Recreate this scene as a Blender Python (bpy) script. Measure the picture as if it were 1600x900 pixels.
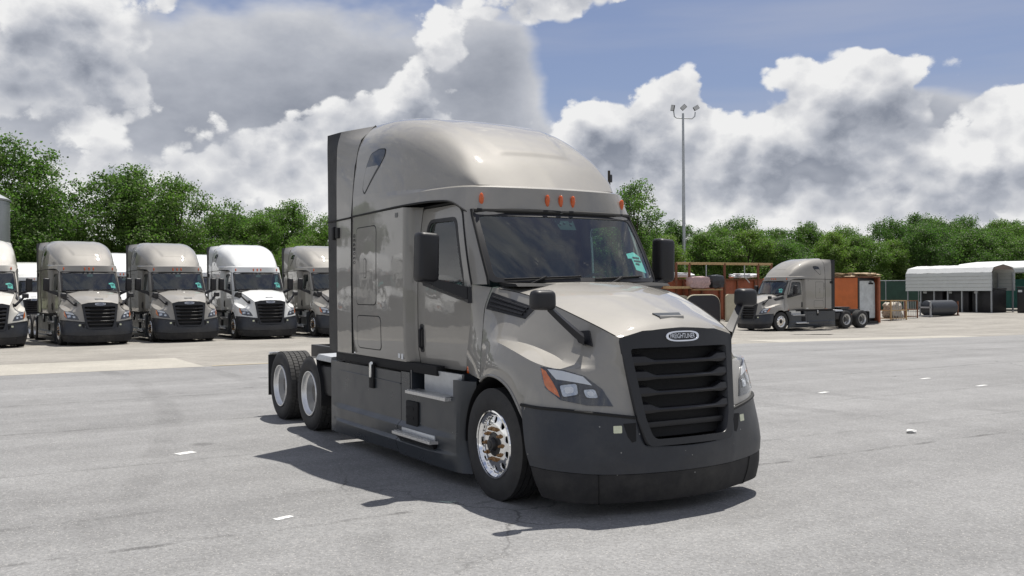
import bpy, bmesh, math, random
import numpy as np
from mathutils import Vector, Matrix
from mathutils.bvhtree import BVHTree
from mathutils.geometry import delaunay_2d_cdt
R = math.radians
scene = bpy.context.scene
for o in list(bpy.data.objects):
    bpy.data.objects.remove(o, do_unlink=True)
COL = scene.collection

# ------------------------------------------------------------ camera
cam_d = bpy.data.cameras.new('camera')
cam = bpy.data.objects.new('camera', cam_d); COL.objects.link(cam)
CAM_LOC = Vector((7.594, -5.429, 1.899))
fw = Vector((-0.86255586, 0.50595781, 0.00201973))
rt = Vector((0.50593414, 0.86254353, -0.00702148))
up = Vector((0.00529468, 0.00503457, 0.99997331))
m = Matrix((rt, up, -fw)).transposed().to_4x4(); m.translation = CAM_LOC
cam.matrix_world = m
cam_d.sensor_width = 36.0
cam_d.lens = 36.0 * 1502.7 / 1600.0
cam_d.clip_start = 0.1; cam_d.clip_end = 6000
scene.camera = cam

# ------------------------------------------------------------ sun + sky
LIGHT_DIR = Vector((0.17, -0.30, -1.0)).normalized()
sun_d = bpy.data.lights.new('sun', 'SUN'); sun = bpy.data.objects.new('sun', sun_d); COL.objects.link(sun)
sun_d.energy = 5.0; sun_d.angle = R(0.53); sun_d.color = (1.0, 0.955, 0.88)
sun.rotation_euler = LIGHT_DIR.to_track_quat('-Z', 'Y').to_euler()
sun.location = (0, 0, 60)
SUN_EL = math.asin(-LIGHT_DIR.z); SUN_AZ = math.atan2(-LIGHT_DIR.x, -LIGHT_DIR.y)
scene.view_settings.view_transform = 'Standard'; scene.view_settings.look = 'None'
scene.view_settings.exposure = 0.12; scene.view_settings.gamma = 1.0
scene.view_settings.use_curve_mapping = False
scene.cycles.max_bounces = 7; scene.cycles.diffuse_bounces = 3; scene.cycles.glossy_bounces = 4; scene.cycles.transparent_max_bounces = 10; scene.cycles.transmission_bounces = 4

world = bpy.data.worlds.new('World'); scene.world = world; world.use_nodes = True
WN = world.node_tree.nodes; WL = world.node_tree.links
# sky: Nishita daylight with two layers of broken cloud, laid out by azimuth and elevation
def sky_nodes():
    N, L = WN, WL
    bg = N['Background']
    def mth(op, a, b=None, c=None, clamp=False):
        n = N.new('ShaderNodeMath'); n.operation = op; n.use_clamp = clamp
        for i, v in enumerate((a, b, c)):
            if v is None: continue
            if isinstance(v, (int, float)): n.inputs[i].default_value = v
            else: L.new(v, n.inputs[i])
        return n.outputs[0]
    def vm(op, a, b=None, sc=None):
        n = N.new('ShaderNodeVectorMath'); n.operation = op
        for i, v in enumerate((a, b)):
            if v is None: continue
            if isinstance(v, (tuple, list)): n.inputs[i].default_value = v
            else: L.new(v, n.inputs[i])
        if sc is not None: n.inputs['Scale'].default_value = sc
        return n.outputs[0]
    def sstep(v, a, b, lo=0., hi=1.):
        n = N.new('ShaderNodeMapRange'); n.interpolation_type = 'SMOOTHSTEP'
        L.new(v, n.inputs['Value'])
        n.inputs['From Min'].default_value = a; n.inputs['From Max'].default_value = b; n.inputs['To Min'].default_value = lo; n.inputs['To Max'].default_value = hi
        return n.outputs['Result']
    def mix(f, a, b):
        n = N.new('ShaderNodeMix'); n.data_type = 'RGBA'; L.new(f, n.inputs[0])
        for i, v in ((6, a), (7, b)):
            if isinstance(v, tuple): n.inputs[i].default_value = v
            else: L.new(v, n.inputs[i])
        return n.outputs[2]
    st = N.new('ShaderNodeTexSky'); st.sky_type = 'NISHITA'; st.sun_disc = False
    st.sun_elevation = SUN_EL; st.sun_rotation = SUN_AZ; st.air_density = 1.0; st.dust_density = .7; st.ozone_density = 2.2
    tc = N.new('ShaderNodeTexCoord')
    AZ0 = math.atan2(.50595781, -.86255586)
    rot = N.new('ShaderNodeVectorRotate'); rot.rotation_type = 'Z_AXIS'; rot.inputs['Angle'].default_value = -AZ0
    L.new(tc.outputs['Generated'], rot.inputs['Vector'])
    base = rot.outputs['Vector']
    def noise(v, scale, detail, rough):
        n = N.new('ShaderNodeTexNoise'); n.inputs['Scale'].default_value = scale; n.inputs['Detail'].default_value = detail; n.inputs['Roughness'].default_value = rough
        L.new(v, n.inputs['Vector']); return n
    def blobs(v, BL, warp, fill):
        p = vm('ADD', v, warp) if warp is not None else v
        sx = N.new('ShaderNodeSeparateXYZ'); L.new(p, sx.inputs[0])
        s = mth('MULTIPLY', mth('ARCTAN2', sx.outputs['Y'], sx.outputs['X']), -1503.)
        e = mth('MULTIPLY', mth('ARCSINE', sx.outputs['Z']), 1503.)
        cb = N.new('ShaderNodeCombineXYZ'); L.new(s, cb.inputs[0]); L.new(e, cb.inputs[1])
        tot = None; main = None
        for (px, py, wx, wy, wt) in BL:          # arcs on a 1/1503 rad grid: centre, half widths, weight
            n = N.new('ShaderNodeVectorMath'); n.operation = 'MULTIPLY_ADD'; L.new(cb.outputs[0], n.inputs[0])
            n.inputs[1].default_value = (1 / wx, 1 / wy, 0); n.inputs[2].default_value = (-1503 * math.atan((px - 800) / 1503) / wx, -1503 * math.atan((453 - py) / 1503) / wy, 0)
            d = N.new('ShaderNodeVectorMath'); d.operation = 'DOT_PRODUCT'; L.new(n.outputs[0], d.inputs[0]); L.new(n.outputs[0], d.inputs[1])
            g = mth('POWER', .36788, d.outputs['Value'])
            tot = mth('MULTIPLY', g, wt) if tot is None else mth('MULTIPLY_ADD', g, wt, tot)
            if (px, py) in MAIN: main = mth('MULTIPLY', g, wt) if main is None else mth('MULTIPLY_ADD', g, wt, main)
        out = mth('MAXIMUM', sstep(mth('ABSOLUTE', s), 812., 1080.), sstep(e, 466., 676.))     # unseen cloud outside the view, its cover set to lower the fill light
        blobs.main = main
        return mth('MULTIPLY_ADD', sstep(e, 800., 1300.), -.12, mth('MULTIPLY_ADD', out, fill, tot))  # unseen cloud thinned towards the zenith for calmer windshield reflections
    def warp_of(v, amt, wscale):
        return vm('SCALE', vm('SUBTRACT', noise(v, wscale, 2, .6).outputs['Color'], (.5, .5, .5)), sc=amt)
    wF = warp_of(base, .10, 7.0)
    # ---- front layer: cumulus
    tot0 = blobs(base, FRONT, wF, FILL_F); main0 = blobs.main
    def cumulus(v, first):
        if first: tot = tot0
        else:                                   # towards the light: only the big masses are looked up again
            blobs(v, [b for b in FRONT if b[:2] in MAIN], wF, 0.)
            tot = mth('ADD', tot0, mth('SUBTRACT', blobs.main, main0))
        sc = vm('MULTIPLY', v, (1, 1, 1.35))
        n1 = noise(sc, 9.0, 9, .63)
        p = vm('ADD', sc, vm('SCALE', vm('SUBTRACT', n1.outputs['Color'], (.5, .5, .5)), sc=.05))
        vo = N.new('ShaderNodeTexVoronoi'); vo.feature = 'F1'; vo.normalize = True; vo.inputs['Scale'].default_value = 23
        vo.inputs['Detail'].default_value = 1; vo.inputs['Roughness'].default_value = .5; vo.inputs['Lacunarity'].default_value = 2.4
        L.new(p, vo.inputs['Vector'])
        d = mth('ADD', tot, mth('MULTIPLY', mth('SUBTRACT', n1.outputs['Fac'], .5), 1.25))
        d = mth('ADD', d, mth('MULTIPLY', mth('SUBTRACT', .33, vo.outputs['Distance']), 1.45))
        return mth('SUBTRACT', d, .42), n1
    D, n1 = cumulus(base, True)
    D2, _ = cumulus(vm('ADD', base, (.0, .010, .026)), False)
    aF = sstep(D, .0, .17)
    thick = mth('SUBTRACT', 1., mth('EXPONENT', mth('MULTIPLY', mth('MAXIMUM', D, 0.), -1.5)))
    rel = mth('MULTIPLY', mth('SUBTRACT', D, D2), .75)
    rel = mth('MAXIMUM', mth('MINIMUM', rel, .40), -.38)
    lumF = mth('ADD', mth('SUBTRACT', .90, mth('MULTIPLY', thick, .46)), rel)
    # ---- back layer: broad grey decks
    dk = blobs(base, BACK, warp_of(base, .16, 4.0), FILL_B)
    nb = noise(vm('MULTIPLY', base, (1, 1, 2.2)), 4.5, 5, .58)
    B = mth('SUBTRACT', mth('ADD', dk, mth('MULTIPLY', mth('SUBTRACT', nb.outputs['Fac'], .5), 1.5)), .25)
    aB = sstep(B, .0, .38)
    nb2 = noise(vm('MULTIPLY', base, (1, 1, 1.7)), 9.0, 5, .6)
    lumB = mth('ADD', mth('SUBTRACT', .84, mth('MULTIPLY', mth('SUBTRACT', 1., mth('EXPONENT', mth('MULTIPLY', mth('MAXIMUM', B, 0.), -1.5))), .50)), mth('MULTIPLY', mth('SUBTRACT', nb2.outputs['Fac'], .5), .55))
    sz = N.new('ShaderNodeSeparateXYZ'); L.new(base, sz.inputs[0])
    low = sstep(sz.outputs['Z'], .04, .19, .40, .0)
    lumB = mth('ADD', lumB, low)
    lumF = mth('MULTIPLY_ADD', low, .55, lumF)
    def ramp(l):
        cr = N.new('ShaderNodeValToRGB'); L.new(l, cr.inputs['Fac']); el = cr.color_ramp.elements
        el[0].position = .05; el[0].color = (.185, .21, .265, 1); el[1].position = 1.0; el[1].color = (.93, .93, .93, 1)
        for ps, c in ((.30, (.265, .292, .355, 1)), (.55, (.47, .495, .555, 1)), (.80, (.72, .73, .76, 1))):
            k = cr.color_ramp.elements.new(ps); k.color = c
        return vm('SCALE', cr.outputs['Color'], sc=10.0 * CLOUD_GAIN)
    cz = noise(vm('MULTIPLY', base, (1.2, .8, 7)), 3.0, 4, .5)
    veil = sstep(cz.outputs['Fac'], .35, .72, .20, .62)
    c0 = mix(veil, vm('MULTIPLY', st.outputs['Color'], (.80, .76, .86)), (4.2, 4.6, 5.8, 1))
    c1 = mix(aB, c0, ramp(lumB))
    c2 = mix(aF, c1, ramp(lumF))
    L.new(c2, bg.inputs['Color']); bg.inputs['Strength'].default_value = .09
    world.cycles.sampling_method = 'MANUAL'; world.cycles.sample_map_resolution = 256
CLOUD_GAIN = .95
FILL_F, FILL_B = .22, .50
MAIN = {(110, 50), (490, 190), (620, 150), (700, 50), (930, 200), (1340, 140), (1200, 220), (1560, 270)}
FRONT = [(110, 50, 150, 90, .72), (50, 190, 150, 80, .62), (220, 130, 70, 70, .35), (490, 195, 130, 55, .60), (430, 240, 110, 30, .45), (620, 150, 65, 65, .55), (700, 50, 70, 70, .70), (900, 5, 140, 50, .95),
         (560, 30, 60, 40, .25), (930, 200, 80, 65, .85), (1060, 150, 50, 55, .80), (1010, 270, 130, 70, .75), (1340, 140, 110, 60, 1.0), (1410, 140, 60, 50, .4), (1200, 220, 110, 50, .8), (1330, 260, 200, 60, .7),
         (1560, 270, 110, 60, .75), (1600, 200, 50, 30, .45), (200, 300, 260, 35, .55), (420, 290, 120, 30, .55), (1200, 330, 500, 45, .75), (650, 250, 150, 60, .45), (1250, 40, 260, 50, -.8), (380, 110, 110, 90, -.6), (800, 110, 60, 60, -.75)]
BACK = [(390, 150, 230, 150, 1.05), (790, 100, 110, 120, 1.15), (250, 260, 300, 60, .6), (60, 120, 160, 160, .6), (700, 230, 200, 90, .7), (1250, 290, 420, 70, .8), (1330, 200, 110, 50, .9), (800, 360, 1500, 110, .85), (1250, 40, 330, 90, -1.0), (950, 100, 60, 50, -.5), (1150, 130, 70, 60, -.8), (1530, 150, 80, 60, -.6)]
sky_nodes()


# ------------------------------------------------------------ material helpers
def nodes_of(mat):
    return mat.node_tree.nodes, mat.node_tree.links
def lin(c):
    return tuple(((v / 255) / 12.92 if v / 255 <= .04045 else ((v / 255 + .055) / 1.055) ** 2.4) for v in c)
def make_mat(name, col, rough=.5, metal=0., coat=0., spec=.5, var=.0, vscale=3., bump=0., bscale=40., trans=0., rvar=0., emit=None, coat_rough=.03, objvar=False):
    mt = bpy.data.materials.new(name); mt.use_nodes = True
    N, L = nodes_of(mt); b = N['Principled BSDF']
    b.inputs['Base Color'].default_value = (*col, 1); b.inputs['Roughness'].default_value = rough
    b.inputs['Metallic'].default_value = metal; b.inputs['Coat Weight'].default_value = coat
    b.inputs['Coat Roughness'].default_value = coat_rough
    b.inputs['Specular IOR Level'].default_value = spec
    b.inputs['Transmission Weight'].default_value = trans
    geo = N.new('ShaderNodeNewGeometry') if objvar else N.new('ShaderNodeTexCoord')
    crd = geo.outputs['Position'] if objvar else geo.outputs['Object']
    if var or rvar:
        n = N.new('ShaderNodeTexNoise'); n.inputs['Scale'].default_value = vscale; n.inputs['Detail'].default_value = 6; n.inputs['Roughness'].default_value = .65
        L.new(crd, n.inputs['Vector'])
        if var:
            mr = N.new('ShaderNodeMapRange'); mr.inputs['From Min'].default_value = .25; mr.inputs['From Max'].default_value = .75
            mr.inputs['To Min'].default_value = 1 - var; mr.inputs['To Max'].default_value = 1 + var
            L.new(n.outputs['Fac'], mr.inputs['Value'])
            mx = N.new('ShaderNodeVectorMath'); mx.operation = 'SCALE'; mx.inputs[0].default_value = col
            L.new(mr.outputs['Result'], mx.inputs['Scale']); L.new(mx.outputs['Vector'], b.inputs['Base Color'])
        if rvar:
            mr = N.new('ShaderNodeMapRange'); mr.inputs['From Min'].default_value = .3; mr.inputs['From Max'].default_value = .7
            mr.inputs['To Min'].default_value = max(.02, rough - rvar); mr.inputs['To Max'].default_value = rough + rvar
            L.new(n.outputs['Fac'], mr.inputs['Value']); L.new(mr.outputs['Result'], b.inputs['Roughness'])
    if bump:
        n2 = N.new('ShaderNodeTexNoise'); n2.inputs['Scale'].default_value = bscale; n2.inputs['Detail'].default_value = 4
        L.new(crd, n2.inputs['Vector'])
        bp = N.new('ShaderNodeBump'); bp.inputs['Strength'].default_value = bump; bp.inputs['Distance'].default_value = .02
        L.new(n2.outputs['Fac'], bp.inputs['Height']); L.new(bp.outputs['Normal'], b.inputs['Normal'])
    if emit:
        b.inputs['Emission Color'].default_value = (*emit[0], 1); b.inputs['Emission Strength'].default_value = emit[1]
    return mt
def paint_mat(name, col, metal=.25):
    """clear-coated truck paint: flake base, slightly wavy coat, road film low down"""
    mt = bpy.data.materials.new(name); mt.use_nodes = True
    N, L = nodes_of(mt); b = N['Principled BSDF']
    b.inputs['Roughness'].default_value = .55; b.inputs['Metallic'].default_value = metal; b.inputs['Specular IOR Level'].default_value = .12
    b.inputs['Coat Weight'].default_value = 1.0; b.inputs['Coat Roughness'].default_value = .035; b.inputs['Coat IOR'].default_value = 1.45
    tc = N.new('ShaderNodeTexCoord')
    n = N.new('ShaderNodeTexNoise'); n.inputs['Scale'].default_value = 1.3; n.inputs['Detail'].default_value = 7; n.inputs['Roughness'].default_value = .7
    L.new(tc.outputs['Object'], n.inputs['Vector'])
    mr = N.new('ShaderNodeMapRange'); mr.inputs['From Min'].default_value = .3; mr.inputs['From Max'].default_value = .7
    mr.inputs['To Min'].default_value = .95; mr.inputs['To Max'].default_value = 1.05
    L.new(n.outputs['Fac'], mr.inputs['Value'])
    sc = N.new('ShaderNodeVectorMath'); sc.operation = 'SCALE'; sc.inputs[0].default_value = col
    L.new(mr.outputs['Result'], sc.inputs['Scale']); L.new(sc.outputs['Vector'], b.inputs['Base Color'])
    w = N.new('ShaderNodeTexNoise'); w.inputs['Scale'].default_value = 2.2; w.inputs['Detail'].default_value = 2
    L.new(tc.outputs['Object'], w.inputs['Vector'])
    bp = N.new('ShaderNodeBump'); bp.inputs['Strength'].default_value = .10; bp.inputs['Distance'].default_value = .03
    L.new(w.outputs['Fac'], bp.inputs['Height']); L.new(bp.outputs['Normal'], b.inputs['Normal']); L.new(bp.outputs['Normal'], b.inputs['Coat Normal'])
    n3 = N.new('ShaderNodeTexNoise'); n3.inputs['Scale'].default_value = 6; n3.inputs['Detail'].default_value = 8
    L.new(tc.outputs['Object'], n3.inputs['Vector'])
    m3 = N.new('ShaderNodeMapRange'); m3.inputs['From Min'].default_value = .4; m3.inputs['From Max'].default_value = .75
    m3.inputs['To Min'].default_value = .012; m3.inputs['To Max'].default_value = .06
    L.new(n3.outputs['Fac'], m3.inputs['Value']); L.new(m3.outputs['Result'], b.inputs['Coat Roughness'])
    return mt
def glass_mat(name, tint, refl=1.0, ior=1.5):
    mt = bpy.data.materials.new(name); mt.use_nodes = True
    N, L = nodes_of(mt); N.remove(N['Principled BSDF'])
    out = N['Material Output']
    tr = N.new('ShaderNodeBsdfTransparent'); tr.inputs['Color'].default_value = (*tint, 1)
    gl = N.new('ShaderNodeBsdfGlossy'); gl.inputs['Roughness'].default_value = .02; gl.inputs['Color'].default_value = (refl, refl, refl, 1)
    # thin pane: Schlick reflectance, the same from both faces
    g = N.new('ShaderNodeNewGeometry'); dt = N.new('ShaderNodeVectorMath'); dt.operation = 'DOT_PRODUCT'
    L.new(g.outputs['Incoming'], dt.inputs[0]); L.new(g.outputs['Normal'], dt.inputs[1])
    def mth(op, a, b):
        q = N.new('ShaderNodeMath'); q.operation = op
        for i, v in enumerate((a, b)):
            if isinstance(v, (int, float)): q.inputs[i].default_value = v
            else: L.new(v, q.inputs[i])
        return q.outputs[0]
    f0 = 2 * ((ior - 1) / (ior + 1)) ** 2
    c5 = mth('POWER', mth('SUBTRACT', 1., mth('ABSOLUTE', dt.outputs['Value'], 0.)), 5.)
    fac = mth('ADD', f0, mth('MULTIPLY', c5, 1 - f0))
    mx = N.new('ShaderNodeMixShader')
    L.new(fac, mx.inputs['Fac']); L.new(tr.outputs['BSDF'], mx.inputs[1]); L.new(gl.outputs['BSDF'], mx.inputs[2])
    L.new(mx.outputs['Shader'], out.inputs['Surface'])
    return mt
M = {}
TAUPE = (.296, .283, .259)
M['paint'] = paint_mat('taupe_paint', TAUPE, .12)
M['paint_white'] = paint_mat('white_paint', (.74, .75, .74), .0)
M['paint_cream'] = paint_mat('cream_paint', (.62, .60, .55), .0)
M['grey'] = make_mat('bumper_grey_plastic', (.023, .027, .036), .40, spec=.5, var=.18, vscale=5, bump=.05, bscale=220, rvar=.07)
M['skirt'] = make_mat('skirt_grey_paint', (.029, .035, .043), .32, spec=.55, var=.12, vscale=3, bump=.02, bscale=8, rvar=.08)
M['black'] = make_mat('black_plastic', (.012, .012, .014), .5, bump=.06, bscale=260, rvar=.08)
M['blackmatte'] = make_mat('black_matte', (.006, .006, .007), .8)
M['airdam'] = make_mat('air_dam_rubber', (.009, .009, .011), .70, var=.3, vscale=9, bump=.05, bscale=90)
M['mirror_black'] = make_mat('mirror_housing_plastic', (.010, .010, .013), .46, bump=.03, bscale=160)
M['mirror_glass'] = make_mat('mirror_glass', (.8, .8, .8), .02, 1.0)
M['tyre'] = make_mat('tyre_rubber', (.020, .020, .021), .72, var=.25, vscale=8, bump=.08, bscale=60)
M['tread'] = make_mat('tread_rubber', (.034, .034, .034), .8, var=.3, vscale=14)
M['polished'] = make_mat('polished_aluminium', (.90, .90, .90), .07, 1.0, rvar=.03, vscale=9)
M['alu'] = make_mat('brushed_aluminium', (.80, .80, .79), .30, 1.0, var=.08, vscale=14, rvar=.08)
M['alu_white'] = make_mat('cast_aluminium_rim', (.78, .78, .77), .36, .85, var=.06, vscale=10)
M['tread_plate'] = make_mat('tread_plate', (.62, .62, .62), .36, .9, var=.15, vscale=30, bump=.3, bscale=70)
M['lug'] = make_mat('lug_nut_bronze', (.34, .20, .095), .40, .7, var=.35, vscale=30)
M['hub'] = make_mat('hub_black', (.012, .012, .013), .35)
M['chrome'] = make_mat('chrome', (.85, .86, .88), .08, 1.0)
M['amber'] = make_mat('amber_lens', (.62, .10, .010), .12, coat=.6)
M['signal'] = make_mat('signal_lens', (.72, .17, .015), .15, coat=.8, var=.25, vscale=25)
M['lens'] = glass_mat('headlight_lens', (.93, .94, .95), 1.0, 1.45)
M['reflector'] = make_mat('headlight_reflector', (.50, .53, .57), .14, .95, var=.3, vscale=40)
M['lamp_inner'] = make_mat('headlight_inner', (.05, .052, .058), .25, .3)
M['drl'] = make_mat('light_guide', (.70, .72, .74), .25)
M['windshield'] = glass_mat('windshield_glass', (.52, .80, .77), 1.0, 1.60)
M['sideglass'] = glass_mat('door_glass', (.62, .74, .73), 1.0, 1.52)
M['interior'] = make_mat('interior_plastic', (.035, .037, .040), .6)
M['interior_l'] = make_mat('interior_trim', (.16, .16, .155), .65)
M['seat'] = make_mat('seat_fabric', (.03, .03, .034), .9, bump=.1, bscale=80)
M['sticker_teal'] = make_mat('paper_teal', (.42, .72, .66), .6, var=.08, vscale=30)
M['sticker_pale'] = make_mat('sticker_pale', (.66, .68, .50), .35, var=.12, vscale=60)
M['ink'] = make_mat('ink', (.02, .02, .022), .6)
M['frame'] = make_mat('chassis_steel', (.018, .018, .019), .5, var=.3, vscale=7)
M['seam'] = make_mat('rubber_seal', (.006, .006, .006), .7)
M['window_dark'] = make_mat('sleeper_window', (.012, .014, .016), .03, coat=.3)
M['flap'] = make_mat('mud_flap_rubber', (.012, .012, .012), .7, bump=.05)
M['deck'] = make_mat('deck_plate', (.56, .58, .60), .38, .5, var=.1, vscale=12)

# ------------------------------------------------------------ object helpers
def link(o, parent=None):
    COL.objects.link(o)
    if parent is not None: o.parent = parent
    return o
def tag(o, label=None, cat=None, group=None, kind=None):
    if label: o['label'] = label
    if cat: o['category'] = cat
    if group: o['group'] = group
    if kind: o['kind'] = kind
    return o
def empty(name, loc=(0, 0, 0), rz=0., parent=None):
    o = bpy.data.objects.new(name, None); o.location = loc; o.rotation_euler = (0, 0, rz)
    o.empty_display_size = .3
    return link(o, parent)
def mesh_obj(name, V, F, mat, parent=None, smooth=True, angle=38, normals=None, loc=None):
    me = bpy.data.meshes.new(name)
    me.from_pydata([tuple(v) for v in V], [], [tuple(f) for f in F])
    me.update()
    if smooth:
        me.polygons.foreach_set('use_smooth', [True] * len(me.polygons))
        if angle and normals is None: me.set_sharp_from_angle(angle=R(angle))
    mats = mat if isinstance(mat, (list, tuple)) else [mat]
    for q in mats: me.materials.append(M[q] if isinstance(q, str) else q)
    if normals is not None:
        me.normals_split_custom_set_from_vertices([tuple(n) for n in normals])
    o = bpy.data.objects.new(name, me)
    if loc is not None: o.location = loc
    return link(o, parent)
class MB:
    """collects shapes into one mesh"""
    def __init__(s): s.V = []; s.F = []
    def add(s, V, F, T=None):
        k = len(s.V)
        s.V += [tuple(T @ Vector(v)) for v in V] if T is not None else [tuple(v) for v in V]
        s.F += [tuple(i + k for i in f) for f in F]
        return s
    def box(s, c, size, bevel=0., T=None, seg=2):
        bm = bmesh.new(); bmesh.ops.create_cube(bm, size=1)
        for v in bm.verts: v.co = Vector((v.co.x * size[0], v.co.y * size[1], v.co.z * size[2]))
        if bevel: bmesh.ops.bevel(bm, geom=bm.edges[:], offset=bevel, segments=seg, affect='EDGES', profile=.5)
        for v in bm.verts: v.co += Vector(c)
        bm.verts.index_update()
        s.add([v.co.copy() for v in bm.verts], [[v.index for v in f.verts] for f in bm.faces], T); bm.free(); return s
    def box8(s, P):
        """P: 4 bottom points, 4 top points"""
        s.add(P, [(0, 3, 2, 1), (4, 5, 6, 7), (0, 1, 5, 4), (1, 2, 6, 5), (2, 3, 7, 6), (3, 0, 4, 7)]); return s
    def tube(s, pts, r, n=8, caps=True):
        pts = [Vector(p) for p in pts]; rs = r if isinstance(r, (list, tuple)) else [r] * len(pts)
        V = []; F = []; a = None
        for i, p in enumerate(pts):
            d = (pts[min(i + 1, len(pts) - 1)] - pts[max(i - 1, 0)]).normalized()
            if a is None:
                a = d.orthogonal().normalized()
            else:
                a = (a - d * a.dot(d)); a = a.normalized() if a.length > 1e-6 else d.orthogonal().normalized()
            b = d.cross(a)
            for k in range(n):
                t = 2 * math.pi * k / n
                V.append(p + (a * math.cos(t) + b * math.sin(t)) * rs[i])
        for i in range(len(pts) - 1):
            for k in range(n):
                F.append((i * n + k, i * n + (k + 1) % n, (i + 1) * n + (k + 1) % n, (i + 1) * n + k))
        if caps:
            F.append(tuple(range(n - 1, -1, -1))); F.append(tuple((len(pts) - 1) * n + k for k in range(n)))
        s.add(V, F); return s
    def lathe(s, prof, n=48, axis='y', c=(0, 0, 0), closed=False):
        """prof: (radius, along-axis)"""
        V = []; F = []
        for k in range(n):
            t = 2 * math.pi * k / n
            for r, h in prof:
                if axis == 'y': V.append((c[0] + r * math.sin(t), c[1] + h, c[2] + r * math.cos(t)))
                elif axis == 'z': V.append((c[0] + r * math.cos(t), c[1] + r * math.sin(t), c[2] + h))
                else: V.append((c[0] + h, c[1] + r * math.cos(t), c[2] + r * math.sin(t)))
        q = len(prof)
        for k in range(n):
            for j in range(q - 1):
                a = k * q + j; b = ((k + 1) % n) * q + j
                F.append((a, a + 1, b + 1, b))
        s.add(V, F); return s
    def prism(s, poly, fn, d):
        """poly 2D, fn(u,v,w) -> 3D, w from 0 to d"""
        n = len(poly)
        V = [fn(u, v, 0) for u, v in poly] + [fn(u, v, d) for u, v in poly]
        F = [tuple(range(n - 1, -1, -1)), tuple(range(n, 2 * n))] + [(i, (i + 1) % n, n + (i + 1) % n, n + i) for i in range(n)]
        s.add(V, F); return s
    def build(s, name, mat, parent=None, smooth=True, angle=38, loc=None, recalc=True):
        o = mesh_obj(name, s.V, s.F, mat, parent, smooth=False, loc=loc)
        if recalc:
            bm = bmesh.new(); bm.from_mesh(o.data); bmesh.ops.recalc_face_normals(bm, faces=bm.faces[:]); bm.to_mesh(o.data); bm.free()
        if smooth:
            o.data.polygons.foreach_set('use_smooth', [True] * len(o.data.polygons)); o.data.set_sharp_from_angle(angle=R(angle))
        return o
def fillet(poly, r, n=4):
    """round the corners of a closed 2D polygon"""
    out = []; N = len(poly)
    rs = r if isinstance(r, (list, tuple)) else [r] * N
    for i in range(N):
        p = Vector(poly[i]).to_2d(); a = Vector(poly[i - 1]).to_2d(); b = Vector(poly[(i + 1) % N]).to_2d()
        rr = rs[i]
        if rr <= 0: out.append(tuple(p)); continue
        u = (a - p); v = (b - p); l = min(rr, u.length * .45, v.length * .45)
        p0 = p + u.normalized() * l; p2 = p + v.normalized() * l
        for k in range(n + 1):
            t = k / n
            out.append(tuple(p0 * (1 - t) ** 2 + p * 2 * t * (1 - t) + p2 * t * t))
    return out
def densify(poly, h, closed=True):
    out = []; n = len(poly)
    for i in range(n if closed else n - 1):
        a = np.array(poly[i], float); b = np.array(poly[(i + 1) % n], float)
        k = max(1, int(math.ceil(np.linalg.norm(b - a) / h)))
        for j in range(k): out.append(tuple(a + (b - a) * j / k))
    if not closed: out.append(tuple(poly[-1]))
    return out
def inside(poly, P):
    P = np.asarray(P, float); x, y = P[:, 0], P[:, 1]; c = np.zeros(len(P), bool)
    q = np.asarray(poly, float); n = len(q)
    for i in range(n):
        x0, y0 = q[i]; x1, y1 = q[i - 1]
        if y0 == y1: continue
        t = ((y0 > y) != (y1 > y)) & (x < (x1 - x0) * (y - y0) / (y1 - y0) + x0)
        c ^= t
    return c
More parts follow.
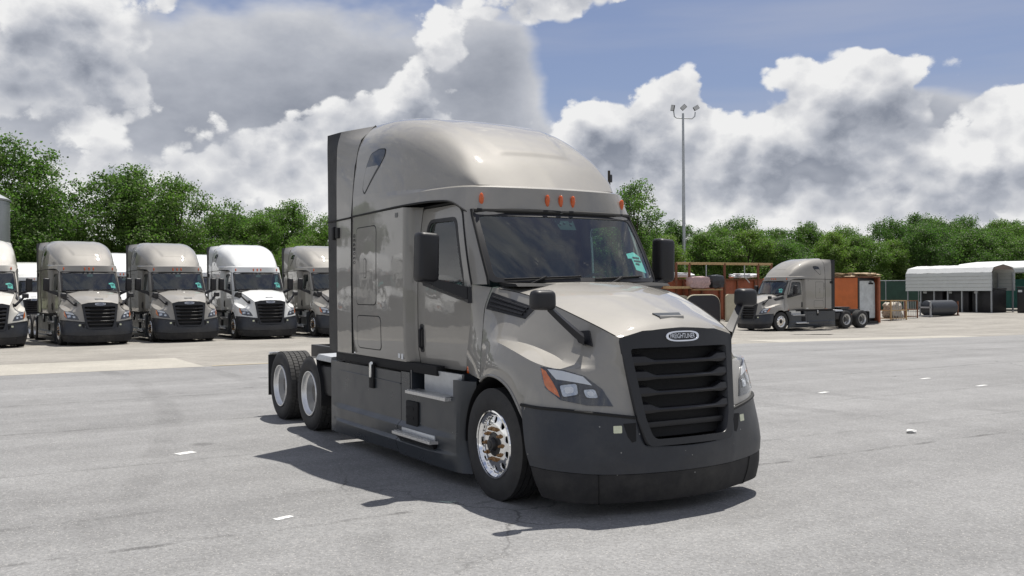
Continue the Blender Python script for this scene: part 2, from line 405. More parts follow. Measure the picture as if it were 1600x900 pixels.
def panel_data(outer, holes, surf, h=.06, thick=.015, flip=False):
    """triangulated 2D region mapped onto surf(u,v)->Vector, with a turned-in edge; returns V,F,normals"""
    loops = [densify(outer, h)] + [densify(q, h) for q in holes]
    P = []; E = []
    for lp in loops:
        k = len(P); n = len(lp); P += lp; E += [(k + i, k + (i + 1) % n) for i in range(n)]
    A = np.array(loops[0]); lo = A.min(0); hi = A.max(0)
    gx, gy = np.meshgrid(np.arange(lo[0] + h * .5, hi[0], h), np.arange(lo[1] + h * .5, hi[1], h))
    G = np.stack([gx.ravel(), gy.ravel()], 1)
    if len(G):
        ok = inside(loops[0], G)
        for q in loops[1:]: ok &= ~inside(q, G)
        B = np.array(P)
        G = G[ok]
        if len(G):
            dm = np.min(np.linalg.norm(G[:, None, :] - B[None], axis=2), axis=1) if len(G) * len(B) < 6e6 else np.full(len(G), h)
            G = G[dm > h * .4]
            P = P + [tuple(g) for g in G]
    vo, eo, fo, *_ = delaunay_2d_cdt([Vector(p) for p in P], E, [], 0, 1e-6)
    UV = np.array([tuple(v) for v in vo]); tri = [tuple(f) for f in fo]
    cen = np.array([UV[list(f)].mean(0) for f in tri])
    ok = inside(loops[0], cen)
    for q in loops[1:]: ok &= ~inside(q, cen)
    F = [f for f, k in zip(tri, ok) if k]
    def nrm(u, v):
        e = 2e-3
        a = surf(u + e, v) - surf(u - e, v); b = surf(u, v + e) - surf(u, v - e)
        n = a.cross(b)
        n = n.normalized() if n.length > 1e-12 else Vector((0, 0, 1))
        return -n if flip else n
    V = [surf(*p) for p in UV]; NR = [nrm(*p) for p in UV]
    if flip: F = [f[::-1] for f in F]
    if thick:
        for li, lp in enumerate(loops):
            k = len(V); n = len(lp)
            area = sum(lp[i][0] * lp[(i + 1) % n][1] - lp[(i + 1) % n][0] * lp[i][1] for i in range(n))
            for p in lp:
                s0 = surf(*p); nn = nrm(*p)
                V += [s0, s0 - nn * thick]
            for i in range(n):
                a = lp[i - 1]; b = lp[(i + 1) % n]
                t = surf(*b) - surf(*a)
                sd = t.cross(nrm(*lp[i]))
                sd = sd.normalized() if sd.length > 1e-12 else Vector((0, 0, 1))
                if (area > 0) != (li == 0): sd = -sd
                if flip: sd = -sd
                NR += [(sd * .8 + nrm(*lp[i]) * .6).normalized(), sd]
            for i in range(n):
                j = (i + 1) % n
                f = (k + 2 * i, k + 2 * i + 1, k + 2 * j + 1, k + 2 * j)
                F.append(f if ((area > 0) == (li == 0)) != flip else f[::-1])
    return V, F, NR
def panel(name, outer, holes, surf, mat, parent=None, h=.06, thick=.015, flip=False):
    V, F, NR = panel_data(outer, holes, surf, h, thick, flip)
    return mesh_obj(name, V, F, mat, parent, normals=NR)
def pchip(P, sub, breaks=(), h=None):
    """piecewise cubic through control points along axis 0; sharp at breaks"""
    P = np.asarray(P, float); n = len(P)
    if h is None:
        h = np.linalg.norm(np.diff(P, axis=0), axis=-1); h = h.reshape(n - 1, -1).mean(1) + 1e-6
    d = np.diff(P, axis=0) / h.reshape((-1,) + (1,) * (P.ndim - 1))
    ml = np.zeros_like(P); mr = np.zeros_like(P)
    for i in range(n):
        if i == 0: ml[i] = mr[i] = d[0]
        elif i == n - 1: ml[i] = mr[i] = d[-1]
        elif i in breaks: ml[i] = d[i - 1]; mr[i] = d[i]
        else:
            w = h[i - 1] / (h[i - 1] + h[i])
            t = d[i - 1] * (1 - w) + d[i] * w
            ml[i] = mr[i] = t
    out = []
    subs = sub if isinstance(sub, (list, tuple)) else [sub] * (n - 1)
    for i in range(n - 1):
        for k in range(subs[i]):
            t = k / subs[i]
            h00 = 2 * t ** 3 - 3 * t ** 2 + 1; h10 = t ** 3 - 2 * t ** 2 + t; h01 = -2 * t ** 3 + 3 * t ** 2; h11 = t ** 3 - t ** 2
            out.append(h00 * P[i] + h10 * h[i] * mr[i] + h01 * P[i + 1] + h11 * h[i] * ml[i + 1])
    out.append(P[-1])
    return np.array(out)
def loft(ctrl, su, sv, bu=(), bv=(), smooth=0):
    """ctrl[row][col] 3D -> dense grid (rows along axis 0)"""
    G = np.array(ctrl, float)
    G = pchip(G, su, bu)
    G = np.swapaxes(pchip(np.swapaxes(G, 0, 1), sv, bv), 0, 1)
    if smooth:
        su_ = su if isinstance(su, (list, tuple)) else [su] * (len(ctrl) - 1)
        sv_ = sv if isinstance(sv, (list, tuple)) else [sv] * (len(ctrl[0]) - 1)
        cu = np.concatenate([[0], np.cumsum(su_)]); cv = np.concatenate([[0], np.cumsum(sv_)])
        lu = np.ones(G.shape[0], bool); lv = np.ones(G.shape[1], bool)
        lu[[0, -1]] = False; lv[[0, -1]] = False
        for b in bu: lu[cu[b]] = False
        for b in bv: lv[cv[b]] = False
        for _ in range(smooth):
            H = G.copy()
            H[1:-1] = np.where(lu[1:-1, None, None], .5 * G[1:-1] + .25 * (G[:-2] + G[2:]), G[1:-1])
            K = H.copy()
            K[:, 1:-1] = np.where(lv[None, 1:-1, None], .5 * H[:, 1:-1] + .25 * (H[:, :-2] + H[:, 2:]), H[:, 1:-1])
            G = K
    return G
def grid_mesh(G, mirror=True, mask=None):
    """dense grid (y>=0 half) -> V,F ; mirrored copy welded by remove-doubles"""
    nu, nv = G.shape[:2]
    V = [tuple(p) for p in G.reshape(-1, 3)]
    F = []
    for i in range(nu - 1):
        for j in range(nv - 1):
            if mask is not None and not mask[i, j]: continue
            F.append((i * nv + j, i * nv + j + 1, (i + 1) * nv + j + 1, (i + 1) * nv + j))
    if mirror:
        k = len(V); V += [(x, -y, z) for x, y, z in V]; F += [tuple(k + q for q in f[::-1]) for f in F]
    return V, F
def solid_obj(name, V, F, mat, parent=None, thick=.012, angle=35, merge=1e-4, inward=None):
    """sheet -> welded, given thickness"""
    bm = bmesh.new(); vs = [bm.verts.new(v) for v in V]
    for f in F:
        try: bm.faces.new([vs[i] for i in f])
        except ValueError: pass
    bmesh.ops.remove_doubles(bm, verts=bm.verts[:], dist=merge)
    bmesh.ops.dissolve_degenerate(bm, dist=1e-5, edges=bm.edges[:])
    bmesh.ops.recalc_face_normals(bm, faces=bm.faces[:])
    if inward is not None:
        s = sum(f.normal.dot(Vector(inward) - f.calc_center_median()) * f.calc_area() for f in bm.faces)
        if s > 0: bmesh.ops.reverse_faces(bm, faces=bm.faces[:])
    if thick:
        bm.normal_update()
        inner = {v: v.co - v.normal * thick for v in bm.verts}
        bnd = [e for e in bm.edges if len(e.link_faces) == 1]
        nv = {}
        def iv(v):
            if v not in nv: nv[v] = bm.verts.new(inner[v])
            return nv[v]
        for e in bnd:
            l = e.link_loops[0]; a, b = l.vert, l.link_loop_next.vert
            bm.faces.new([b, a, iv(a), iv(b)])
    me = bpy.data.meshes.new(name); bm.to_mesh(me); bm.free()
    me.polygons.foreach_set('use_smooth', [True] * len(me.polygons)); me.set_sharp_from_angle(angle=R(angle))
    me.materials.append(M[mat] if isinstance(mat, str) else mat)
    return link(bpy.data.objects.new(name, me), parent)
def text_mesh(body, size=1., extrude=.02, align='CENTER', spacing=1.0):
    cu = bpy.data.curves.new('lettering', 'FONT'); cu.body = body; cu.size = size; cu.extrude = extrude
    cu.align_x = align; cu.align_y = 'CENTER'; cu.space_character = spacing; cu.resolution_u = 3
    ob = bpy.data.objects.new('lettering', cu); COL.objects.link(ob)
    dg = bpy.context.evaluated_depsgraph_get(); me = bpy.data.meshes.new_from_object(ob.evaluated_get(dg))
    V = [tuple(v.co) for v in me.vertices]; F = [tuple(p.vertices) for p in me.polygons]
    bpy.data.objects.remove(ob, do_unlink=True); bpy.data.curves.remove(cu); bpy.data.meshes.remove(me)
    return V, F
def copy_tree(o, parent=None, swap=None):
    c = o.copy(); COL.objects.link(c); c.parent = parent
    if swap and o.type == 'MESH':
        for i, sl in enumerate(o.material_slots):
            if sl.material in swap:
                c.material_slots[i].link = 'OBJECT'; c.material_slots[i].material = swap[sl.material]
    for ch in list(o.children): copy_tree(ch, c, swap)
    return c
M['grey_grille'] = make_mat('grille_frame_grey', (.015, .016, .019), .42, bump=.03, bscale=150, rvar=.06)
M['slat_black'] = make_mat('grille_slat_black', (.010, .010, .012), .44, bump=.03, bscale=150)
def hex_mesh_mat():
    mt = make_mat('grille_mesh_black', (.003, .003, .0035), .75)
    N, L = nodes_of(mt); tc = N.new('ShaderNodeTexCoord'); vo = N.new('ShaderNodeTexVoronoi'); vo.feature = 'DISTANCE_TO_EDGE'
    vo.inputs['Scale'].default_value = 45; vo.inputs['Randomness'].default_value = .25
    L.new(tc.outputs['Object'], vo.inputs['Vector'])
    bp = N.new('ShaderNodeBump'); bp.inputs['Strength'].default_value = .5; bp.inputs['Distance'].default_value = .006; bp.invert = True
    L.new(vo.outputs['Distance'], bp.inputs['Height']); L.new(bp.outputs['Normal'], N['Principled BSDF'].inputs['Normal'])
    return mt
M['mesh_black'] = hex_mesh_mat()
WINPOLY = [(-2.90, 3.486), (-2.68, 3.522), (-2.508, 3.50), (-2.50, 3.421), (-2.597, 3.315), (-2.978, 3.035), (-3.048, 3.094), (-3.031, 3.213), (-2.985, 3.358)]
HEAD = [(0.705, -1.114, 1.248), (0.888, -1.006, 1.229), (1.001, -0.871, 1.178), (1.096, -0.757, 1.069), (1.159, -0.694, 0.929), (1.069, -0.888, 0.939), (0.93, -1.059, 0.982), (0.797, -1.127, 1.079)]
SIGNAL = [(0.723, -1.113, 1.236), (0.768, -1.101, 1.215), (0.847, -1.082, 1.129), (0.896, -1.067, 1.057), (0.921, -1.061, 1.003), (0.833, -1.111, 1.062), (0.792, -1.123, 1.1)]
GUIDE = [(0.781, -1.09, 1.231), (0.888, -1.012, 1.219), (0.996, -0.881, 1.172), (1.049, -0.828, 1.101), (1.009, -0.89, 1.115), (0.866, -1.062, 1.15)]
LAMPS = [[(0.898, -1.049, 1.101), (0.981, -0.936, 1.115), (1.009, -0.94, 1.028), (0.94, -1.042, 1.007)], [(1.021, -0.898, 1.066), (1.067, -0.815, 1.07), (1.096, -0.8, 0.998), (1.049, -0.887, 1.002)]]
VENT = [(-.375, -.955, 1.872), (0.255, -0.880, 1.738), (0.195, -0.965, 1.640), (-.375, -1.045, 1.722)]
MBASE = [(0.742, 0.782, 1.533), (0.878, 0.723, 1.546), (0.945, 0.739, 1.414), (0.81, 0.789, 1.442)]

def film(mt, amount=.5, chip=.965):
    """dust film and stone chips over a plain plastic"""
    N, L = nodes_of(mt); b = N['Principled BSDF']; tc = N.new('ShaderNodeTexCoord')
    src = b.inputs['Base Color'].links[0].from_socket if b.inputs['Base Color'].links else None
    n = N.new('ShaderNodeTexNoise'); n.inputs['Scale'].default_value = 2.6; n.inputs['Detail'].default_value = 9; n.inputs['Roughness'].default_value = .72; L.new(tc.outputs['Object'], n.inputs['Vector'])
    mr = N.new('ShaderNodeMapRange'); mr.inputs['From Min'].default_value = .45; mr.inputs['From Max'].default_value = .78; mr.inputs['To Max'].default_value = amount; L.new(n.outputs['Fac'], mr.inputs['Value'])
    m1 = N.new('ShaderNodeMix'); m1.data_type = 'RGBA'; L.new(mr.outputs['Result'], m1.inputs[0]); m1.inputs[7].default_value = (.105, .10, .09, 1)
    if src: L.new(src, m1.inputs[6])
    else: m1.inputs[6].default_value = b.inputs['Base Color'].default_value
    v = N.new('ShaderNodeTexVoronoi'); v.inputs['Scale'].default_value = 26; L.new(tc.outputs['Object'], v.inputs['Vector'])
    sp = N.new('ShaderNodeSeparateColor'); L.new(v.outputs['Color'], sp.inputs[0])
    g = N.new('ShaderNodeMath'); g.operation = 'GREATER_THAN'; L.new(sp.outputs[0], g.inputs[0]); g.inputs[1].default_value = chip
    d = N.new('ShaderNodeMath'); d.operation = 'LESS_THAN'; L.new(v.outputs['Distance'], d.inputs[0]); d.inputs[1].default_value = .16
    k = N.new('ShaderNodeMath'); k.operation = 'MULTIPLY'; L.new(g.outputs[0], k.inputs[0]); L.new(d.outputs[0], k.inputs[1])
    m2 = N.new('ShaderNodeMix'); m2.data_type = 'RGBA'; L.new(k.outputs[0], m2.inputs[0]); L.new(m1.outputs[2], m2.inputs[6]); m2.inputs[7].default_value = (.26, .26, .25, 1)
    L.new(m2.outputs[2], b.inputs['Base Color'])
film(M['grey'], .28, .975); film(M['skirt'], .12, .985); film(M['airdam'], .35, .97); film(M['tyre'], .30, 1.1); film(M['tread'], .5, 1.1)

M['lamp_bezel'] = make_mat('lamp_bezel', (.006, .006, .007), .3)
WINLOW = [(-2.61, 3.33), (-2.985, 3.345), (-3.025, 3.213), (-3.040, 3.10), (-2.978, 3.045)]
# ============================================================ the truck (X forward, Y left, Z up, origin on the ground under the steer axle)
def fl(P, s):                      # flip to the chosen side
    return Vector((P[0], P[1] * s, P[2]))
def bvh_of(V, F): return BVHTree.FromPolygons([Vector(v) for v in V], [list(f) for f in F])
def decal(name, pts, D, bvh, mat, parent, off=.004, thick=.012, h=.03, holes=(), rnd=0.):
    """closed outline given as 3D points, projected along D onto a body surface and raised by off"""
    D = Vector(D).normalized(); a = Vector((0, 0, 1)).cross(D).normalized(); b = D.cross(a)
    def to2(p): p = Vector(p); return (p.dot(a), p.dot(b))
    def surf(u, v):
        o = a * u + b * v - D * 8
        hit = bvh.ray_cast(o, D)
        if hit[0] is None:
            hit = bvh.find_nearest(a * u + b * v + D * Vector(pts[0]).dot(D))
        n = hit[1]; n = n if n.dot(D) < 0 else -n
        return hit[0] + n * off
    poly = [to2(p) for p in pts]
    if rnd: poly = fillet(poly, rnd)
    hl = [[to2(p) for p in q] for q in holes]
    area = sum(poly[i][0] * poly[(i + 1) % len(poly)][1] - poly[(i + 1) % len(poly)][0] * poly[i][1] for i in range(len(poly)))
    V, F, NR = panel_data(poly, hl, surf, h, thick, False)
    if sum(n.dot(D) for n in NR[:20]) > 0:
        F = [f[::-1] for f in F]; NR = [-n for n in NR]
        if thick:   # rebuild rim on the right side
            V, F, NR = panel_data(poly, hl, surf, h, thick, True)
    o = mesh_obj(name, V, F, mat, parent, angle=40)
    return o
def cab_y(x, z):
    y = 1.085 - .018 * (x + 1.8) / 1.2
    y += .012 * (1 - ((z - 1.75) / .75) ** 2)
    if z > 2.0: y -= .055 * ((z - 2.0) / .8) ** 1.6
    if z < 1.35: y -= .03 * ((1.35 - z) / .25) ** 2
    return y
def slp_y(x, z):
    y = 1.215 + .010 * (1 - ((z - 2.0) / .85) ** 2) + .006 * (1 - ((x + 2.6) / .75) ** 2)
    if z < 1.35: y -= .025 * ((1.35 - z) / .22) ** 2
    return y
ROOF = [
 [(-3.38,1.22,2.80),(-2.7,1.225,2.805),(-2.05,1.215,2.815),(-1.6,1.165,2.822),(-1.25,1.115,2.815),(-1.02,1.065,2.79),(-.79,.980,2.660),(-.695,.5,2.674),(-.645,0,2.678)],
 [(-3.38,1.215,2.93),(-2.7,1.222,2.93),(-2.05,1.21,2.935),(-1.6,1.155,2.935),(-1.25,1.09,2.935),(-1.03,1.02,2.935),(-.85,.885,2.93),(-.725,.47,2.925),(-.685,0,2.925)],
 [(-3.38,1.21,3.03),(-2.7,1.218,3.02),(-2.05,1.19,2.99),(-1.6,1.115,2.968),(-1.27,1.035,2.96),(-1.07,.965,2.957),(-.92,.85,2.956),(-.785,.44,2.95),(-.745,0,2.95)],
]
DOME = [  # rows side -> centre line, stations rear -> brow
 [(-3.38,1.21,3.03),(-2.7,1.218,3.02),(-2.35,1.208,3.005),(-2.0,1.184,2.986),(-1.6,1.115,2.968),(-1.27,1.035,2.96),(-1.07,.965,2.957),(-.93,.86,2.956)],
 [(-3.38,1.17,3.40),(-2.8,1.185,3.38),(-2.4,1.172,3.34),(-2.0,1.135,3.28),(-1.6,1.065,3.19),(-1.25,.99,3.10),(-1.06,.935,3.02),(-.92,.852,2.957)],
 [(-3.38,1.09,3.72),(-2.85,1.105,3.69),(-2.4,1.09,3.64),(-2.0,1.05,3.54),(-1.6,.985,3.39),(-1.25,.925,3.225),(-1.05,.89,3.09),(-.91,.842,2.958)],
 [(-3.38,.91,3.912),(-2.85,.915,3.875),(-2.4,.905,3.80),(-2.0,.88,3.685),(-1.6,.85,3.51),(-1.25,.82,3.31),(-1.05,.80,3.14),(-.885,.81,2.958)],
 [(-3.38,.45,3.955),(-2.85,.45,3.925),(-2.4,.45,3.865),(-2.0,.45,3.755),(-1.6,.44,3.575),(-1.25,.43,3.37),(-1.04,.43,3.21),(-.785,.44,2.95)],
 [(-3.38,0,3.965),(-2.85,0,3.935),(-2.4,0,3.878),(-2.0,0,3.77),(-1.6,0,3.59),(-1.25,0,3.385),(-1.04,0,3.225),(-.745,0,2.95)],
]
HOOD = [  # rows bottom -> centre line, columns cab seam -> grille
 [(-.26,1.17,1.06),(.02,1.215,1.11),(.36,1.22,1.03),(.58,1.215,.925),(.93,1.09,.912),(1.12,.83,.885),(1.235,.505,.845)],
 [(-.31,1.135,1.24),(.01,1.205,1.26),(.36,1.212,1.20),(.63,1.185,1.10),(.905,1.055,1.08),(1.07,.81,1.07),(1.20,.53,1.05)],
 [(-.35,1.10,1.40),(.0,1.152,1.43),(.36,1.170,1.365),(.66,1.125,1.275),(.875,1.02,1.235),(1.02,.81,1.235),(1.18,.56,1.20)],
 [(-.36,1.088,1.455),(.01,1.122,1.465),(.36,1.005,1.415),(.63,.925,1.335),(.845,.905,1.272),(1.01,.790,1.270),(1.17,.575,1.268)],
 [(-.40,1.035,1.74),(.03,.995,1.66),(.38,.905,1.58),(.69,.825,1.48),(.91,.755,1.41),(1.05,.690,1.395),(1.16,.60,1.385)],
 [(-.40,.955,1.925),(.03,.88,1.865),(.38,.81,1.775),(.70,.745,1.67),(.95,.685,1.58),(1.07,.65,1.53),(1.145,.62,1.495)],
 [(-.13,.5,1.965),(.15,.47,1.915),(.45,.435,1.84),(.74,.40,1.745),(1.0,.37,1.655),(1.12,.35,1.598),(1.19,.33,1.55)],
 [(-.04,0,1.97),(.2,0,1.93),(.48,0,1.862),(.76,0,1.772),(1.02,0,1.682),(1.14,0,1.622),(1.21,0,1.572)],
]
BUMP_TOP = [(.565,1.225,.915),(.80,1.18,.908),(.97,1.06,.900),(1.13,.84,.872),(1.225,.62,.842),(1.255,.535,.83),(1.275,.455,.605),(1.315,.22,.588),(1.325,0,.583)]
BUMP_N = [(.05, 1), (.35, .93), (.62, .78), (.88, .48), (.97, .25), (.98, .2), (.985, .16), (1, .05), (1, 0)]
def bump_row(z, off, drop=None):
    out = []
    for (x, y, zt), (nx, ny) in zip(BUMP_TOP, BUMP_N):
        f = max(0, (y - .75) / .47); zz = min(z if drop is None else z + drop * f, zt - .02)
        sx = (.92 - zz) * .26 * f                       # the rear edge leans forward towards the ground
        out.append((x + nx * off + sx, y + ny * off, zz))
    return out
BUMPER = [BUMP_TOP, bump_row(.62, .018), bump_row(.47, .016, .05), bump_row(.372, -.004, .05), bump_row(.362, -.03, .05)]
AIRDAM = [bump_row(.366, -.010, .05), bump_row(.26, -.030, .04), bump_row(.12, -.080, .045), bump_row(.11, -.12, .045)]
def grille_x(y, z):
    return 1.135 + (1.49 - z) / .89 * .15 + .062 * (1 - min(1, (abs(y) / .6) ** 2))
WS_B, WS_T = 1.0, .965
def ws_surf(u, v, off=0.):
    au = abs(u)
    b = Vector((-.125 - .27 * au ** 2.3, u * .985, 1.985)); t = Vector((-.665 - .125 * au ** 2.3, u * .955, 2.668))
    p = b.lerp(t, v)
    n = Vector((.78, u * .45, .62)).normalized()
    return p + n * (.03 * 4 * v * (1 - v) * .6 + off)

def build_truck():
    T = empty('semi_truck')
    # ---------- roof
    G = loft(ROOF, [6, 3], [6] * 8, bu=(1,), smooth=2)
    Gd = loft(DOME, [6, 7, 8, 9, 9], [8, 8, 8, 9, 9, 8, 8], smooth=5)
    for i in range(Gd.shape[0]):                               # the shallow raised field on the brow
        for j in range(Gd.shape[1]):
            x, y, z = Gd[i, j]
            d = min(-1.17 - x, (.44 + .24 * min(1, max(0, (-1.17 - x) / .9)) - y) * .9, x + 3.2)
            e = min(1, max(0, (d + .02) / .075)); e = e * e * (3 - 2 * e)
            Gd[i, j] += np.array([.011, 0, .012]) * e
    # weld the dome foot onto the brow band
    V, F = grid_mesh(G); V2, F2 = grid_mesh(Gd); k = len(V)
    roof = solid_obj('roof', V, F, 'paint', T, .02, inward=(-2, 0, 2.5), merge=.002)
    dome = solid_obj('roof_dome', V2, F2, 'paint', T, .02, inward=(-2.2, 0, 2.6), merge=.002, angle=50)
    V = V + V2; F = F + [tuple(q + k for q in f) for f in F2]
    rb = bvh_of(V, F)
    for y in (-.86, -.155, 0, .155, .86):
        hit = rb.ray_cast(Vector((2, y, 2.80)), Vector((-1, 0, 0)))
        n = hit[1] if hit[1].x > 0 else -hit[1]
        b = MB(); bm = bmesh.new(); bmesh.ops.create_uvsphere(bm, u_segments=14, v_segments=8, radius=1)
        Tm = Matrix.Translation(hit[0]) @ Matrix.Rotation(math.atan2(n.y, n.x), 4, 'Z') @ Matrix.Rotation(R(12), 4, 'Y') @ Matrix.Diagonal((.032, .026, .068, 1))
        b.add([v.co.copy() for v in bm.verts], [[v.index for v in f.verts] for f in bm.faces], Tm); bm.free()
        b.build('marker_light', 'amber', roof)
    for s in (-1, 1):
        win = WINPOLY
        w3 = [(x, 1.2 * s, z) for x, z in win]
        wo = decal('roof_window', w3, (0, -s, 0), rb, 'window_dark', roof, off=.004, thick=.006, h=.05, rnd=.05)
        decal('window_panel', [(x, 1.2 * s, z) for x, z in WINLOW], (0, -s, 0), rb, 'paint', wo, off=.0065, thick=.004, h=.05, rnd=.03)
        cx = sum(p[0] for p in win) / len(win); cz = sum(p[1] for p in win) / len(win)
        big = [(cx + (x - cx) * 1.06, 1.2 * s, cz + (z - cz) * 1.05) for x, z in win]
        decal('roof_window_seal', big, (0, -s, 0), rb, 'seam', wo, off=.002, thick=.004, h=.05, rnd=.05)
    # ---------- sleeper back and an added black core that blocks light behind the gaps
    MB().box((-2.70, 0, 2.0), (1.55, 2.36, 1.66), .02).build('gap_backing', 'blackmatte', T)
    MB().box((-3.42, 0, 2.27), (.06, 2.30, 2.2), .01).box((-3.42, 0, 3.61), (.06, 1.74, .48), .01).build('sleeper_back', 'frame', T)
    for s in (-1, 1):
        side = lambda u, v, s=s: Vector((u, slp_y(u, v) * s, v))
        sp = panel('sleeper_panel', [(-3.37, 1.14), (-1.885, 1.135), (-1.885, 2.792), (-3.37, 2.785)], [], side, 'paint', T, .07, .03, flip=(s > 0))
        sb = bvh_of(*panel_data([(-3.37, 1.14), (-1.885, 1.135), (-1.885, 2.792), (-3.37, 2.785)], [], side, .07, 0)[:2])
        for nm, x0, x1, z0, z1 in (('bunk_hatch', -3.235, -2.62, 1.745, 2.64), ('luggage_hatch', -3.22, -2.50, 1.235, 1.605)):
            poly = fillet([(x0, z0), (x1, z0), (x1, z1), (x0, z1)], .075, 5)
            pb = fillet([(x0 - .011, z0 - .011), (x1 + .011, z0 - .011), (x1 + .011, z1 + .011), (x0 - .011, z1 + .011)], .082, 5)
            f1 = lambda u, v, s=s: Vector((u, (slp_y(u, v) + .0035) * s, v))
            f2 = lambda u, v, s=s: Vector((u, (slp_y(u, v) + .0015) * s, v))
            ho = panel(nm, poly, [], f1, 'paint', sp, .08, .003, flip=(s > 0))
            panel('seal', pb, [poly], f2, 'seam', ho, .08, .001, flip=(s > 0))
            if nm == 'bunk_hatch':
                hp = fillet([(-2.985, 2.055), (-2.915, 2.055), (-2.915, 2.27), (-2.985, 2.27)], .03)
                f3 = lambda u, v, s=s: Vector((u, (slp_y(u, v) + .006) * s, v))
                hb = fillet([(-2.993, 2.047), (-2.907, 2.047), (-2.907, 2.278), (-2.993, 2.278)], .036)
                f4 = lambda u, v, s=s: Vector((u, (slp_y(u, v) + .0045) * s, v))
                hd = panel('hatch_handle', hp, [], f3, 'paint', ho, .05, .002, flip=(s > 0))
                panel('handle_seal', hb, [hp], f4, 'seam', ho, .05, .001, flip=(s > 0))
        # vertical unit number behind the hatch
        tv, tf = text_mesh('0508930', .092, .0008, spacing=1.15)
        k = MB()
        k.add([(-3.30 + (-v[1] if s < 0 else v[1]), (slp_y(-3.3, 2.4) + .0025 + v[2]) * s, 2.40 + (v[0])) for v in tv], tf)
        k.build('unit_number', 'ink', sp, smooth=False)
        # small stickers at the panel corner
        MB().box((-2.03, (slp_y(-2.03, 1.2) + .002) * s, 1.195), (.05, .004, .05)).box((-1.95, (slp_y(-1.95, 1.2) + .002) * s, 1.19), (.05, .004, .06)).build('sticker', 'drl', sp, smooth=False)
        MB().box((-2.05, (slp_y(-2.03, 2.7) + .002) * s, 2.72), (.07, .004, .05)).build('sticker', 'interior_l', sp, smooth=False)
        # return from the wide sleeper to the narrower cab
        colx = [(-1.880, 0., 1), (-1.862, -.003, 1), (-1.848, -.018, 1), (-1.825, -.10, 1), (-1.812, 0, 0), (-1.792, 0, 0)]
        rows = []
        for z in np.linspace(1.14, 2.79, 14):
            r = []
            for x, dy, w in colx:
                y = slp_y(-1.885, z) + dy if w else cab_y(-1.79, z) + (.008 if x < -1.80 else 0)
                r.append((x, y * s, z))
            rows.append(r)
        Gr = np.array(rows); V, F = grid_mesh(Gr, mirror=False)
        solid_obj('sleeper_return', V, F, 'paint', T, .02, inward=(-1.9, 0, 2), angle=60)
        # ---------- door
        cab = lambda u, v, s=s: Vector((u, cab_y(u, v) * s, v))
        door_poly = fillet([(-1.775, 1.105), (-.77, 1.105), (-.645, 1.45), (-.602, 1.84), (-.622, 1.97), (-.895, 2.68), (-1.01, 2.765), (-1.775, 2.765)], [.05, .06, .3, .05, .05, .12, .14, .05])
        win = fillet([(-1.625, 2.02), (-.755, 1.945), (-.80, 2.07), (-1.015, 2.60), (-1.60, 2.61)], [.06, .04, .05, .07, .10])
        door = panel('door', door_poly, [win], cab, 'paint', T, .06, .03, flip=(s > 0))
        wb = fillet([(-1.66, 1.99), (-.73, 1.905), (-.765, 2.07), (-.985, 2.64), (-1.63, 2.645)], [.07, .05, .06, .09, .12])
        f2 = lambda u, v, s=s: Vector((u, (cab_y(u, v) + .003) * s, v))
        panel('window_seal', wb, [win], f2, 'black', door, .06, .02, flip=(s > 0))
        f3 = lambda u, v, s=s: Vector((u, (cab_y(u, v) - .018) * s, v))
        panel('door_window', win, [], f3, 'sideglass', door, .08, 0, flip=(s > 0))
        f5 = lambda u, v, s=s: Vector((u, (cab_y(u, v) - .045) * s, v))
        panel('door_lining', door_poly, [win], f5, 'interior', door, .1, .0, flip=(s < 0))
        # pull handle in its black cup
        f4 = lambda u, v, s=s: Vector((u, (cab_y(u, v) + .004) * s, v))
        cup = panel('door_handle', fillet([(-1.735, 1.245), (-1.645, 1.245), (-1.645, 1.545), (-1.735, 1.545)], .035), [], f4, 'black', door, .05, .004, flip=(s > 0))
        yh = (cab_y(-1.69, 1.4) + .03) * s
        MB().tube([(-1.69, cab_y(-1.69, 1.29) * s, 1.28), (-1.69, yh, 1.31), (-1.69, yh, 1.48), (-1.69, cab_y(-1.69, 1.5) * s, 1.51)], .014, 8).build('handle_grip', 'mirror_black', door)
        # belt trim under the window, swept down to the front corner
        bt = fillet([(-1.66, 1.985), (-.76, 1.905), (-.625, 1.925), (-.615, 1.785), (-.80, 1.80), (-1.66, 1.955)], [.01, .01, .02, .02, .05, .01])
        panel('belt_trim', bt, [], f4, 'black', door, .06, .006, flip=(s > 0))
        # raised swage line across the door
        # dark strip standing in for the shadow gap above the door
        MB().box((-1.38, (cab_y(-1.4, 2.78) - .02) * s, 2.785), (.80, .05, .022)).build('shadow_gap_strip', 'seam', T)
        # ---------- A-pillar and cowl side
        rows = []
        for t in np.linspace(0, 1, 12):
            z = 1.955 + t * .745; xd = -.585 - .285 * max(0, (z - 1.95) / .72); yd = cab_y(xd, z)
            w = ws_surf(1.0, min(1, max(0, (z - 1.985) / .683)))
            a = Vector((xd + .008, yd, z)); b = Vector((w.x - .004, w.y + .012, z)); mid = (a + b) / 2 + Vector((.012, .022, 0))
            r = []
            for q in np.linspace(0, 1, 7):
                p = a * (1 - q) ** 2 + mid * 2 * q * (1 - q) + b * q * q
                r.append((p.x, p.y * s, p.z))
            rows.append(r)
        V, F = grid_mesh(np.array(rows), mirror=False); pil = solid_obj('pillar', V, F, 'paint', T, .02, inward=(-1.2, 0, 2.2), angle=60)
        MB().tube([(r[0][0] - .006, r[0][1] + .001 * s, r[0][2]) for r in rows], .011, 6).tube([(r[-1][0], r[-1][1], r[-1][2]) for r in rows], .016, 6).build('pillar_seal', 'seam', pil)
        hood_edge = [(-.265, 1.165, 1.07), (-.318, 1.133, 1.24), (-.358, 1.098, 1.39), (-.378, 1.073, 1.53), (-.408, 1.033, 1.74), (-.41, .955, 1.925)]
        rows = []
